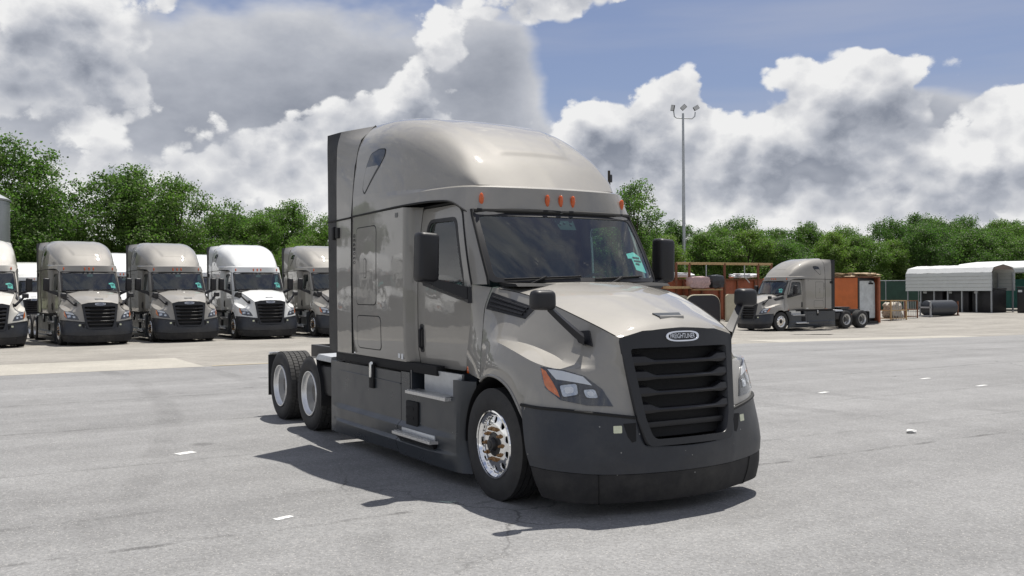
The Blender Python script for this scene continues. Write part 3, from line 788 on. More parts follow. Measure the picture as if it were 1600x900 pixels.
        for (x, y, z) in hood_edge:
            xd = -.762 + (.125 * (z - 1.10) / .35 if z < 1.45 else .125 + .045 * (z - 1.45) / .4)
            zd = 1.10 + (z - 1.07) * 1.0
            a = Vector((xd, cab_y(xd, zd), zd)); b = Vector((x - .008, y, z)); mid = (a + b) / 2 + Vector((0, .006, 0))
            r = []
            for q in np.linspace(0, 1, 8):
                p = a * (1 - q) ** 2 + mid * 2 * q * (1 - q) + b * q * q
                r.append((p.x, p.y * s, p.z))
            rows.append(r)
        V, F = grid_mesh(pchip(np.array(rows), 5), mirror=False); solid_obj('cowl_side', V, F, 'paint', T, .02, inward=(-.6, 0, 1.5), angle=60)
        # tiny side repeater low on the cowl
        MB().box((-.70, (cab_y(-.7, 1.12) + .012) * s, 1.125), (.05, .02, .07), .006).build('side_marker', 'amber', T)
        # ---------- side extender
        E0 = [(-3.392, 1.222, 1.15), (-3.392, 1.228, 2.0), (-3.392, 1.222, 2.8), (-3.392, 1.17, 3.4), (-3.392, 1.085, 3.73), (-3.392, .90, 3.918)]
        E1 = [(-3.86, 1.238, 1.15), (-3.86, 1.243, 2.0), (-3.86, 1.24, 2.8), (-3.86, 1.235, 3.4), (-3.86, 1.22, 3.72), (-3.86, 1.17, 3.89)]
        E2 = [(-4.12, 1.25, 1.15), (-4.12, 1.255, 2.0), (-4.12, 1.258, 2.8), (-4.12, 1.26, 3.4), (-4.12, 1.262, 3.72), (-4.12, 1.258, 3.872)]
        Ge = loft([E0, E1], 6, 6); Ge[..., 1] *= s; V, F = grid_mesh(Ge, mirror=False)
        ex = solid_obj('side_extender', V, F, 'paint', T, .025, inward=(-3.6, 0, 2.4), angle=50)
        Ge = loft([E1, E2], 3, 6); Ge[0, :, 0] -= .006; Ge[..., 1] *= s; V, F = grid_mesh(Ge, mirror=False)
        solid_obj('extender_rubber', V, F, 'black', ex, .02, inward=(-3.9, 0, 2.4), angle=50)
        MB().box((-3.80, 1.242 * s, 2.62), (.10, .05, .13), .01).box((-3.93, 1.25 * s, 2.62), (.07, .05, .16), .01).build('extender_hinge', 'seam', ex)
        MB().tube([(-4.12, 1.262 * s, 2.775), (-3.86, 1.249 * s, 2.775), (-3.40, 1.231 * s, 2.785)], .011, 6).build('extender_seam', 'seam', ex)
        MB().tube([(p[0] + .006, (p[1] + .002) * s, p[2]) for p in E0], .010, 6).build('extender_seal', 'seam', ex)
        # seam between roof and body
        g0 = [tuple(p) for p in G[0]]
        MB().tube([(p[0], (p[1] + .002) * s, p[2] - .006) for p in g0[:36]], .011, 6).build('roof_seal', 'seam', roof)
    # ---------- windshield
    wp = fillet([(-1, 0), (1, 0), (1, 1), (-1, 1)], .07, 6)
    ws = panel('windshield', wp, [], lambda u, v: ws_surf(u, v, 0), 'windshield', T, .09, 0)
    inner = fillet([(-.955, .035), (.955, .035), (.955, .945), (-.955, .945)], .07, 6)
    fr = panel('windshield_seal', fillet([(-1.012, -.02), (1.012, -.02), (1.012, 1.02), (-1.012, 1.02)], .08, 6), [inner], lambda u, v: ws_surf(u, v, .006), 'black', ws, .09, .02)
    MB().tube([tuple(ws_surf(u, 1.020, .010)) for u in np.linspace(-.985, .985, 25)], .026, 8).build('windshield_header', 'seam', ws)
    MB().box8([tuple(ws_surf(u, v, o)) for o in (-.09, -.012) for u, v in ((-.09, .76), (.11, .76), (.13, .93), (-.11, .93))]).build('camera_unit', 'blackmatte', ws)
    MB().tube([tuple(ws_surf(.0, .87, -.10)), tuple(ws_surf(.0, .87, -.004))], .012, 8).tube([tuple(ws_surf(.075, .85, -.10)), tuple(ws_surf(.075, .85, -.004))], .015, 8).tube([tuple(ws_surf(-.06, .85, -.10)), tuple(ws_surf(-.06, .85, -.004))], .012, 8).build('camera_lens', 'black', ws)
    st = panel('paper_sticker', [(.72, .16), (.90, .115), (.885, .36), (.80, .43), (.66, .40), (.655, .33), (.72, .33)], [], lambda u, v: ws_surf(u, v, -.006), 'sticker_teal', ws, .05, 0)
    for (u0, u1, v) in ((.74, .86, .345), (.74, .87, .295), (.75, .82, .25)):
        panel('print_line', [(u0, v - .012), (u1, v - .022), (u1, v + .004), (u0, v + .012)], [], lambda u, v: ws_surf(u, v, -.003), 'ink', st, .05, 0)
    for u0, u1, v1 in ((-.12, -.88, .035), (.72, .04, .045)):
        p0 = ws_surf(u1, -.03, .02); p1 = ws_surf(u0, v1 + .03, .025)
        w = MB().tube([tuple(ws_surf((u0 + u1) / 2 - .18, -.06, .0)), tuple(ws_surf((u0 + u1) / 2 - .05, -.01, .035)), tuple(ws_surf((u0 + u1) / 2, .02, .035))], .013, 6)
        w.tube([tuple(ws_surf(u1 + (u0 - u1) * t, .005 + v1 * t, .018)) for t in np.linspace(0, 1, 8)], .009, 6)
        w.build('wiper', 'blackmatte', ws)
    # ---------- interior
    MB().box((-.62, 0, 1.62), (.55, 1.86, .42), .08).box((-.36, 0, 1.83), (.42, 1.70, .05), .02).build('dashboard', 'interior', T)
    MB().box((-1.15, 0, 1.18), (1.5, 2.0, .06)).build('cab_floor', 'interior', T)
    MB().box((-1.93, 0, 2.0), (.05, 2.05, 1.6)).build('cab_rear_curtain', 'interior', T)
    MB().box((-1.42, 0, 2.80), (.8, 1.5, .04)).build('headliner', 'interior_l', T)
    for y in (-.55, .55):
        MB().box((-1.35, y, 1.50), (.5, .52, .16), .06).box((-1.62, y, 1.88), (.16, .50, .72), .07).box((-1.66, y, 2.32), (.11, .30, .18), .05).box((-1.38, y, 1.3), (.35, .35, .3), .03).build('seat', 'seat', T)
    rim = [(-.93 + .12 * math.sin(t), .55 + .22 * math.cos(t), 1.86 + .20 * math.sin(t)) for t in np.linspace(0, 2 * math.pi, 25)]
    MB().tube(rim, .017, 8, caps=False).tube([(-.93, .55, 1.86), (-.72, .55, 1.70)], .03, 8).tube([(-.93, .35, 1.86), (-.93, .75, 1.86)], .018, 6).build('steering_wheel', 'interior', T)
    # ---------- hood
    Gh = loft(HOOD, [5, 5, 5, 5, 6, 6, 6], [9, 9, 8, 8, 7, 7], bu=(2, 3, 5), smooth=3)
    nu, nv = Gh.shape[:2]
    # round the wheel arch: move the lower edge onto a circle and fade the shift out over the fender
    for j in range(nv):
        x, y, z = Gh[0, j]
        if x < .62 and j < 30:
            dx = x - .035; tz = .505 + math.sqrt(max(.02, .625 ** 2 - dx * dx))
            for i in range(0, 9):
                w = (1 - i / 9) ** 2 * (3 - 2 * (1 - i / 9))
                Gh[i, j, 2] += (tz - z) * w
    V, F = grid_mesh(Gh); hood = solid_obj('hood', V, F, 'paint', T, .03, inward=(0, 0, 1.2), merge=.002)
    hb = bvh_of(V, F)
    [MB().tube([(p[0], p[1] * s, p[2]) for p in Gh[0][:30]], .014, 6).build('arch_lip', 'paint', hood) for s in (-1, 1)]
    for s in (-1, 1): MB().tube([(p[0], (p[1] + .001) * s, p[2] + .001) for p in Gh[26][2:46]], .0042, 5).build('hood_panel_line', 'seam', hood)
    MB().box8([(-.02, -.9, 1.93), (-.30, -.9, 1.93), (-.30, .9, 1.93), (-.02, .9, 1.93), (-.06, -.9, 1.955), (-.42, -.9, 1.975), (-.42, .9, 1.975), (-.06, .9, 1.955)]).build('cowl_screen', 'blackmatte', T)
    # scoop on the nose
    def hz(x, y, o=0.):
        h = hb.ray_cast(Vector((x, y, 4)), Vector((0, 0, -1))); return Vector((x, y, h[0].z + o))
    MB().box8([tuple(hz(*q, .001)) for q in ((1.00, -.15), (1.075, -.125), (1.075, .125), (1.00, .15))] + [tuple(hz(*q, .012)) for q in ((1.00, -.15), (1.075, -.125), (1.075, .125), (1.00, .15))]).build('nose_scoop', 'skirt', hood)
    MB().box8([tuple(hz(*q, .002)) for q in ((1.075, -.127), (1.09, -.13), (1.09, .13), (1.075, .127))] + [tuple(hz(*q, .022)) for q in ((1.075, -.127), (1.085, -.13), (1.085, .13), (1.075, .127))]).build('scoop_lip', 'paint', hood)
    for s in (-1, 1):
        Dh = (-.75, -.62 * s, -.2)
        S3 = lambda L: [(p[0], p[1] * -s, p[2]) for p in L]     # outlines are listed for the right-hand side (y < 0)
        vent = decal('hood_vent', S3(VENT), (-.1, -s, -.25), hb, 'black', hood, off=.006, thick=.015, h=.04)
        for q in range(3):
            f = (q + 1) / 4
            a0 = Vector(VENT[0]).lerp(Vector(VENT[3]), f); a1 = Vector(VENT[1]).lerp(Vector(VENT[2]), f)
            pts = []
            for t in np.linspace(.06, .90, 8):
                p = a0.lerp(a1, t); hit = hb.ray_cast(Vector((p.x + .1 * 3, (abs(p.y) + 3) * s, p.z + .75)), Vector((-.1, -s, -.25)).normalized())
                if hit[0] is not None:
                    n = hit[1] if hit[1].y * s > 0 else -hit[1]; pts.append(tuple(hit[0] + n * .012))
            if len(pts) > 1: MB().tube(pts, .012, 5).build('vent_slat', 'mirror_black', vent)
        # headlight: dark bowl, lamps, amber corner, clear cover
        hl = decal('headlight', S3(HEAD), Dh, hb, 'lamp_inner', T, off=.003, thick=.01, h=.03)
        cvr = decal('cover_lens', S3(HEAD), Dh, hb, 'lens', hl, off=.022, thick=.018, h=.03)
        decal('turn_signal', S3(SIGNAL), Dh, hb, 'signal', hl, off=.012, thick=.008, h=.03)
        decal('light_guide', S3(GUIDE), Dh, hb, 'drl', hl, off=.012, thick=.008, h=.03)
        for q in LAMPS:
            cq = sum((Vector(p) for p in q), Vector()) / 4
            big = [tuple(cq + (Vector(p) - cq) * 1.22) for p in q]; small = [tuple(cq + (Vector(p) - cq) * .55) for p in q]
            bz = decal('lamp', S3(big), Dh, hb, 'lamp_bezel', hl, off=.008, thick=.006, h=.03, rnd=.02)
            decal('reflector', S3(q), Dh, hb, 'reflector', bz, off=.012, thick=.004, h=.02, rnd=.022)
            decal('projector', S3(small), Dh, hb, 'drl', bz, off=.017, thick=.006, h=.02, rnd=.02)
        # wheel well liner
        wv = MB(); n = 24
        A = [(.035 + .60 * math.cos(t), .52 + .60 * math.sin(t)) for t in np.linspace(-.25, math.pi + .1, n)]
        P = [(x, y_ * s, z) for y_ in (1.17, .55) for x, z in A]
        wv.add(P, [(i, i + 1, n + i + 1, n + i) for i in range(n - 1)]); wv.build('wheel_well', 'blackmatte', T, recalc=False)
    # inner engine bay block so nothing shows through
    MB().box((.1, 0, 1.15), (1.6, 1.05, .95), .05).build('engine_block', 'blackmatte', T)
    # ---------- grille
    outer = fillet([(-.455, .60), (.455, .60), (.53, .83), (.622, 1.492), (.40, 1.548), (0, 1.568), (-.40, 1.548), (-.622, 1.492), (-.53, .83)], [.05, .05, 0, .03, 0, 0, 0, .03, 0])
    hole = fillet([(-.40, .655), (.40, .655), (.455, .83), (.53, 1.40), (.42, 1.405), (-.42, 1.405), (-.53, 1.40), (-.455, .83)], [.06, .06, 0, .03, 0, 0, .03, 0])
    gf = panel('grille', outer, [hole], lambda u, v: Vector((grille_x(u, v) + .02, u, v)), 'grey_grille' if 'grey_grille' in M else 'black', T, .05, .13)
    panel('grille_mesh', hole, [], lambda u, v: Vector((grille_x(u, v) - .10, u, v)), 'mesh_black', gf, .08, 0)
    for z in (1.29, 1.165, 1.035, .895):
        wdt = .455 + (z - .83) / .57 * .075 + .012
        sl = MB(); prof_n = 8
        rows = []
        ys = np.concatenate([np.linspace(-wdt, -.40, 4), np.linspace(-.34, -.30, 2), np.linspace(-.2, .2, 5), np.linspace(.30, .34, 2), np.linspace(.40, wdt, 4)])
        for y in ys:
            e = min(1, max(0, (abs(y) - .31) / .08)); e = e * e * (3 - 2 * e)
            top = .012 + .046 * e; bot = .022 + .008 * e; xx = grille_x(y, z); proud = .018 + .0 * e
            rows.append([(xx - .05, y, z + top), (xx + proud - .012, y, z + top * .75), (xx + proud, y, z - .004), (xx + proud - .01, y, z - bot), (xx - .05, y, z - bot)])
        Gs = np.array(rows); Vs, Fs = grid_mesh(Gs, mirror=False)
        mo = solid_obj('slat', Vs, Fs, 'slat_black', gf, 0, angle=28, inward=(1.0, 0, z))
    MB().box((1.245, 0, .765), (.03, .84, .05), .008).build('grille_crossbar', 'black', gf)
    # emblem
    zc = 1.495; 
    def est(t, sx, sz): 
        c, q = math.cos(t), math.sin(t); return (math.copysign(abs(c) ** .62, c) * sx, zc + math.copysign(abs(q) ** .8, q) * sz)
    eo = [est(t, .178, .045) for t in np.linspace(0, 2 * math.pi, 48, endpoint=False)]
    ei = [est(t, .158, .033) for t in np.linspace(0, 2 * math.pi, 48, endpoint=False)]
    tilt = lambda u, v, o: Vector((grille_x(u, v) + .02 + o, u, v))
    em = panel('emblem', eo, [ei], lambda u, v: tilt(u, v, .016), 'chrome', gf, .03, .018)
    panel('emblem_field', ei, [], lambda u, v: tilt(u, v, .007), 'ink', em, .05, 0)
    tv, tf = text_mesh('FREIGHTLINER', .052, .0012, spacing=1.0)
    w = max(v[0] for v in tv) - min(v[0] for v in tv); sc = .268 / w
    MB().add([tuple(tilt(v[0] * sc, zc + v[1] * 1.12, .0085 + v[2])) for v in tv], tf).build('emblem_lettering', 'chrome', em, smooth=False)
    # ---------- bumper
    Gb = loft(BUMPER, [6, 4, 3, 1], [6, 6, 6, 6, 3, 5, 5, 5], bu=(2, 3), bv=(5, 6), smooth=1)
    V, F = grid_mesh(Gb); bump = solid_obj('bumper', V, F, 'grey', T, .05, inward=(.4, 0, .6), angle=30, merge=.002)
    Ga = loft(AIRDAM, [4, 4, 2], [6, 6, 6, 6, 3, 5, 5, 5], bu=(2,), bv=(3,), smooth=1)
    V2, F2 = grid_mesh(Ga); solid_obj('air_dam', V2, F2, 'airdam', bump, .05, inward=(.4, 0, .3), angle=30, merge=.002)
    bb_ = bvh_of(V, F)
    for s in (-1, 1):
        # dark shut line between hood and bumper
        pts = [(p[0], p[1] * s, p[2] + .006) for p in Gb[0][:28]]
        MB().tube(pts, .015, 6).build('bumper_seal', 'seam', bump)
        sk = [(1.25, .745, .715), (1.25, .665, .715), (1.25, .665, .775), (1.25, .745, .775)]
        decal('fog_sticker', [(x, y * s, z) for x, y, z in sk], (-1, -.45 * s, 0), bb_, 'sticker_pale', bump, off=.003, thick=.003, h=.04, rnd=.008)
        hk = [(1.25, .645, .79), (1.25, .535, .795), (1.25, .54, .645), (1.25, .575, .635), (1.25, .61, .68)]
        decal('tow_slot', [(x, y * s, z) for x, y, z in hk], (-1, -.15 * s, 0), bb_, 'blackmatte', bump, off=.002, thick=.002, h=.04)
        MB().tube([tuple(Vector((p[0] + .002, p[1] * s, p[2]))) for p in Ga[:, 18]], .006, 6).build('air_dam_seam', 'seam', bump)
    # ---------- skirts and steps
    for s in (-1, 1):
        def sk_y(x, z):
            if z > .50: y = 1.205
            elif z > .455: y = 1.205 + (.50 - z) / .045 * .050
            elif z > .325: y = 1.255 - (.455 - z) / .13 * .018
            elif z > .295: y = 1.237 + (.325 - z) / .03 * .038
            else: y = 1.275 - (.295 - z) / .17 * .050
            f = min(1, max(0, (x + 4.15) / .35)); 
            return 1.205 + (y - 1.205) * f + .004 * (1 - ((x + 3) / 1.2) ** 2)
        zs = [.128, .20, .292, .298, .322, .328, .40, .452, .458, .497, .503, .60, .75, .90, 1.0, 1.018]
        xs = list(np.linspace(-4.19, -1.995, 18))
        Gs = np.array([[(x, sk_y(x, z) * s, z + (.03 * (x + 4.2) / 2.2 if z < .15 else 0)) for x in xs] for z in zs])
        V, F = grid_mesh(Gs, mirror=False); sk = solid_obj('side_skirt', V, F, 'skirt', T, .03, inward=(-3, 0, .6), angle=22)
        MB().tube([(x, (1.212) * s, .905 - .012 * (x + 3.0)) for x in np.linspace(-3.9, -2.0, 8)], [.001, .006, .007, .007, .007, .007, .006, .005], 6).build('skirt_crease', 'skirt', sk)
        # latch strap
        MB().box((-2.78, 1.222 * s, .93), (.13, .03, .30), .012).build('latch_cup', 'blackmatte', sk)
        MB().box((-2.76, 1.245 * s, .99), (.05, .03, .17), .01).tube([(-2.74, 1.25 * s, 1.07), (-2.70, 1.262 * s, 1.075)], .018, 8).build('latch_strap', 'alu', sk)
        # front step fairing, wraps towards the wheel arch
        xs2 = [-1.985, -1.87, -1.765, -1.6, -1.4, -1.2, -1.0, -.85, -.75, -.66, -.56, -.49, -.455, -.44]
        zs2 = [.145, .20, .292, .298, .322, .328, .40, .452, .458, .497, .503, .55, .65, .75, .85, .95, 1.0, 1.03]
        rows = []
        for z in zs2:
            r = []
            for x in xs2:
                y = 1.205
                fx = max(0, (x + .66) / .22); y -= .09 * fx ** 2
                y += (sk_y(-2.2, z) - 1.207) * min(1, max(0, (-.62 - x) / .5))
                lim = .035 - math.sqrt(max(.01, .66 ** 2 - (z - .505) ** 2))     # arch clearance round the tyre
                xe = min(x, lim + .02 + (.0 if z > .5 else 0))
                if x > -.7: xe = -.7 + (x + .7) * ((min(-.44, lim) + .7) / .26)
                r.append((xe, y * s, z))
            rows.append(r)
        RW = np.array(rows); mk = np.ones((len(zs2) - 1, len(xs2) - 1), bool)
        for i in range(len(zs2) - 1):
            for j in range(len(xs2) - 1):
                if zs2[i] >= .845 and -1.78 < xs2[j] and xs2[j + 1] < -.66: mk[i, j] = False
        V, F = grid_mesh(RW, mirror=False, mask=mk); sf = solid_obj('step_fairing', V, F, 'skirt', T, .04, inward=(-1.2, 0, .6), angle=22)
        for nm, x0, x1, z, ya, yb in (('upper_step', -1.755, -.78, .850, 1.09, 1.27), ('lower_step', -1.985, -1.02, .400, 1.16, 1.325)):
            stp = MB().box8([(x0, ya * s, z - .03), (x1, ya * s, z - .03), (x1 - .02, yb * s, z - .03), (x0 + .01, yb * s, z - .03), (x0, ya * s, z), (x1, ya * s, z), (x1 - .02, yb * s, z), (x0 + .01, yb * s, z)])
            nr_ = 5 if ya < 1.1 else 4
            for i in range(26):
                xx = x0 + .035 + (x1 - x0 - .09) * i / 25
                for j in range(nr_): stp.box((xx, (ya + .03 + (yb - ya - .06) * j / (nr_ - 1)) * s, z + .004), (.020, .026, .010))
            stp.build(nm, 'tread_plate', T)
        MB().box8([(-1.60, 1.085 * s, .845), (-.76, 1.085 * s, .845), (-.76, 1.11 * s, .845), (-1.60, 1.11 * s, .845), (-1.47, 1.145 * s, 1.085), (-.63, 1.145 * s, 1.085), (-.63, 1.17 * s, 1.085), (-1.47, 1.17 * s, 1.085)]).build('step_riser', 'deck', T)
        MB().box((-1.74, 1.09 * s, .95), (.03, .22, .22)).build('recess_wall', 'skirt', T)
        MB().box((-1.22, .965 * s, .95), (1.1, .03, .24)).build('recess_back', 'skirt', T)
        MB().box8([(-1.93, 1.17 * s, .29), (-1.10, 1.17 * s, .29), (-1.10, 1.235 * s, .29), (-1.93, 1.235 * s, .29), (-1.97, 1.17 * s, .368), (-1.04, 1.17 * s, .368), (-1.04, 1.30 * s, .368), (-1.97, 1.30 * s, .368)]).build('step_support', 'black', T)
        MB().box((-1.47, 1.245 * s, .425), (.80, .03, .05), .01).build('lower_riser', 'deck', T)
        MB().box((-1.68, 1.212 * s, .60), (.30, .03, .27), .012).box((-1.72, 1.222 * s, .66), (.18, .02, .03)).box((-1.72, 1.222 * s, .56), (.18, .02, .03)).build('step_pocket', 'blackmatte', T)
        # black strip standing in for the dark gap between sleeper and skirt
        MB().box((-2.6, 1.14 * s, 1.085), (2.9, .10, .10), .01).build('gap_strip', 'blackmatte', T)
        # ---------- mirrors
        c = Vector((-.80, 1.455 * s, 2.215))
        mm = MB(); prof = fillet([(-.115, -.23), (.105, -.245), (.115, .235), (-.10, .25)], [.05, .05, .04, .05], 5)
        # housing: outline in the (Y,Z) plane, lofted along X with rounded shell
        rows = []
        for dx, k_ in ((-.075, .94), (-.06, 1.0), (0, 1.0), (.05, .96), (.075, .86), (.086, .68)):
            rows.append([(c.x + dx, c.y + u * k_, c.z + v * (1 - (1 - k_) * .45)) for u, v in prof] + [(c.x + dx, c.y + prof[0][0] * k_, c.z + prof[0][1] * (1 - (1 - k_) * .45))])
        V, F = grid_mesh(np.array(rows), mirror=False); nq = len(prof) + 1; F.append(tuple(range((len(rows) - 1) * nq, len(rows) * nq - 1))); mir = solid_obj('door_mirror', V, F, 'mirror_black', T, 0, inward=tuple(c), angle=50, merge=.001)
        mo = MB().add([(c.x - .070, c.y + u * .93, c.z + v * .95) for u, v in prof], [tuple(range(len(prof)))]); mo.build('mirror_glass', 'mirror_glass', mir, smooth=False, recalc=False)
        am = MB().box8([(-.60, 1.07 * s, 1.79), (-.68, 1.07 * s, 1.79), (-.90, 1.36 * s, 1.94), (-.74, 1.42 * s, 1.94), (-.60, 1.07 * s, 1.92), (-.68, 1.07 * s, 1.92), (-.88, 1.37 * s, 2.02), (-.74, 1.42 * s, 2.02)])
        am.box8([(-.74, 1.40 * s, 1.94), (-.88, 1.36 * s, 1.94), (-.88, 1.50 * s, 1.985), (-.74, 1.52 * s, 1.985), (-.74, 1.40 * s, 2.02), (-.88, 1.36 * s, 2.02), (-.88, 1.52 * s, 2.03), (-.74, 1.54 * s, 2.03)])
        am.box8([(-.58, 1.05 * s, 1.775), (-1.15, 1.06 * s, 1.90), (-1.15, 1.11 * s, 1.90), (-.60, 1.115 * s, 1.775), (-.58, 1.05 * s, 1.93), (-1.15, 1.06 * s, 1.96), (-1.15, 1.11 * s, 1.96), (-.60, 1.115 * s, 1.93)])
        am.build('mirror_arm', 'mirror_black', mir, angle=30)
        # hood mirror
        c = Vector((.80, 1.145 * s, 1.812)); hprof = fillet([(-.112, -.080), (.112, -.088), (.108, .084), (-.104, .086)], .05, 5)
        rows = []
        for dx, k_ in ((-.05, .95), (-.03, 1.0), (.01, 1.0), (.045, .90), (.062, .76), (.068, .55)):
            rows.append([(c.x + dx, c.y + u * k_, c.z + v * k_) for u, v in hprof] + [(c.x + dx, c.y + hprof[0][0] * k_, c.z + hprof[0][1] * k_)])
        V, F = grid_mesh(np.array(rows), mirror=False); nq = len(hprof) + 1; F.append(tuple(range((len(rows) - 1) * nq, len(rows) * nq - 1))); hm = solid_obj('hood_mirror', V, F, 'mirror_black', T, 0, inward=tuple(c), angle=50, merge=.001)
        MB().add([(c.x - .046, c.y + u * .93, c.z + v * .93) for u, v in hprof], [tuple(range(len(hprof)))]).build('mirror_glass', 'mirror_glass', hm, smooth=False, recalc=False)
        arm = MB()
        a0, a1, a2 = Vector((.79, 1.09 * s, 1.76)), Vector((.85, .915 * s, 1.58)), Vector((.905, .795 * s, 1.475))
        ppts = []
        for t in np.linspace(0, 1, 9):
            p = a0 * (1 - t) ** 2 + a1 * 2 * t * (1 - t) + a2 * t * t
            wd = .022 + .018 * t; ht = .040 + .010 * t
            ppts.append([(p.x - .02, p.y - .0 * s, p.z + ht), (p.x + wd, p.y + wd * .9 * s, p.z + ht * .4), (p.x + wd * .8, p.y + wd * .8 * s, p.z - ht), (p.x - wd, p.y - .02 * s, p.z - ht), (p.x - .02, p.y - .0 * s, p.z + ht)])
        V, F = grid_mesh(np.array(ppts), mirror=False); ar = solid_obj('mirror_arm', V, F, 'mirror_black', hm, 0, inward=(.9, .9 * s, 1.56), angle=40)
        base = MBASE
        decal('mirror_base', [(x, y * s, z) for x, y, z in base], (-.7, -.7 * s, -.15), hb, 'mirror_black', hm, off=.022, thick=.03, h=.03)
    # ---------- wheels
    def tyre_mb(w, r=.505, r_in=.298, drive=False):
        t = MB(); hw = w / 2
        prof = [(r_in, -hw * .80), (r_in + .02, -hw * .90), (r_in + .07, -hw * .985), (r_in + .12, -hw), (r - .045, -hw * .95), (r - .018, -hw * .88)]
        base = r - .014 if drive else r
        nr = 5 if drive else 4; g = .012
        tr = []
        ys = np.linspace(-hw * .86, hw * .86, nr + 1)
        if drive: tr = [(base, ys[0]), (base, ys[-1])]
        else:
            for i in range(nr):
                a, b_ = ys[i], ys[i + 1]
                tr += [(base, a + g / 2 if i else a), (base, b_ - g / 2 if i < nr - 1 else b_)]
                if i < nr - 1: tr += [(base - .014, b_ - g / 2 + .001), (base - .014, b_ + g / 2 - .001)]
        prof = prof + tr + [(q, -h_) for q, h_ in prof[::-1]]
        t.lathe(prof, 64)
        return t
    def drive_tread(w, r=.505):
        t = MB(); hw = w / 2; ys = np.linspace(-hw * .86, hw * .86, 6); n = 54
        for k_ in range(n):
            for i in range(5):
                a = 2 * math.pi * (k_ + (.5 if i % 2 else 0)) / n; da = 2 * math.pi / n * (.43 if 0 < i < 4 else .45)
                y0, y1 = ys[i] + .006, ys[i + 1] - .006; P = []
                for rr in (r - .02, r):
                    for (aa, yy) in ((a - da, y0), (a + da, y0), (a + da, y1), (a - da, y1)):
                        P.append((rr * math.sin(aa), yy, rr * math.cos(aa)))
                t.box8(P)
        return t
    def steer_wheel(x, s):
        W = empty('wheel', (x, 1.06 * s, .505), parent=T)
        tyre_mb(.27).build('tyre', 'tyre', W, angle=50)
        o = lambda h: h * s
        prof = [(.292, .132), (.306, .130), (.311, .120), (.304, .108), (.292, .10)]
        rimb = MB().lathe([(a, o(b)) for a, b in prof] + [(.280, o(.08)), (.275, o(-.10)), (.306, o(-.12))], 64)
        rim = rimb.build('rim', 'polished', W)
        def rp(r):                                   # disc face depth by radius
            if r > .262: return .088 + (r - .262) / .03 * .030
            if r > .165: return .112 - .024 * ((r - .165) / .097) ** 1.4
            return .112
        def disc(u, v):
            r = math.hypot(u, v); return Vector((u, o(rp(r)), v))
        circ = lambda cx, cz, r, n=20: [(cx + r * math.cos(t), cz + r * math.sin(t)) for t in np.linspace(0, 2 * math.pi, n, endpoint=False)]
        holes = [circ(.222 * math.cos(t), .222 * math.sin(t), .033) for t in np.linspace(0, 2 * math.pi, 10, endpoint=False) + .3]
        dk = panel('rim_disc', circ(0, 0, .291, 60), holes + [circ(0, 0, .11, 30)], disc, 'polished', W, .022, .02, flip=(s > 0))
        MB().lathe([(.112, o(.095)), (.112, o(.05)), (.285, o(.03)), (.285, o(.01))], 40).build('wheel_hollow', 'blackmatte', W)
        hub = MB().lathe([(.112, o(.105)), (.106, o(.117)), (.082, o(.119)), (.066, o(.123)), (.062, o(.148)), (.052, o(.158)), (.034, o(.160)), (.030, o(.167)), (.001, o(.168))], 36).build('hub', 'hub', W)
        for t in np.linspace(0, 2 * math.pi, 10, endpoint=False):
            cx, cz = .1425 * math.cos(t), .1425 * math.sin(t)
            MB().lathe([(.021, o(.110)), (.021, o(.117)), (.0155, o(.119)), (.0155, o(.136)), (.011, o(.141)), (.009, o(.152)), (.001, o(.153))], 8, c=(cx, 0, cz)).build('lug_nut', 'lug', W)
        return W
    def drive_wheel(x, s):
        W = empty('wheel', (x, .975 * s, .505), parent=T)
        tyre_mb(.44, drive=True).build('tyre', 'tyre', W, angle=50)
        drive_tread(.44).build('tread', 'tread', W, smooth=False)
        o = lambda h: h * s
        rim = MB().lathe([(.300, o(.185)), (.309, o(.20)), (.304, o(.212)), (.292, o(.212)), (.286, o(.200)), (.282, o(.17)), (.262, o(.15)), (.258, o(.03)), (.245, o(.01)), (.20, o(.005)), (.14, o(.012)), (.10, o(.012))], 56).build('rim', 'alu_white', W)
        hub = MB().lathe([(.145, o(.01)), (.14, o(.05)), (.125, o(.07)), (.125, o(.115)), (.09, o(.125)), (.001, o(.127))], 28).build('hub', 'hub', W)
        nt = MB()
        for t in np.linspace(0, 2 * math.pi, 10, endpoint=False):
            nt.lathe([(.02, o(.005)), (.02, o(.045)), (.001, o(.046))], 6, c=(.1675 * math.cos(t), 0, .1675 * math.sin(t)))
        nt.build('lug_nuts', 'hub', W)
        hh = MB()
        for t in np.linspace(0, 2 * math.pi, 10, endpoint=False):
            hh.lathe([(.022, o(.0115)), (.001, o(.0116))], 12, c=(.224 * math.cos(t), 0, .224 * math.sin(t)))
        hh.build('hand_holes', 'blackmatte', W)
        return W
    for s in (-1, 1): steer_wheel(0, s)
    for x in (-5.16, -6.48):
        for s in (-1, 1): drive_wheel(x, s)
    # ---------- chassis
    for s in (-1, 1):
        MB().box((-3.3, .43 * s, .92), (7.7, .09, .28), .01).build('frame_rail', 'frame', T)
        MB().box((-7.08, .90 * s, .62), (.02, .56, .62), .006).build('mud_flap', 'flap', T)
        MB().box((-7.075, .88 * s, .95), (.05, .58, .04), .008).build('flap_bracket', 'alu', T)
        # quarter fender ahead of the first drive tyre
        A = [(-5.16 + .56 * math.cos(t), .505 + .56 * math.sin(t)) for t in np.linspace(R(-12), R(62), 12)]
        rows = [[(x, y * s, z) for y in (.78, 1.20)] for x, z in A]
        V, F = grid_mesh(np.array(rows), mirror=False); solid_obj('quarter_fender', V, F, 'black', T, .012, inward=(-5.16, s, .5))
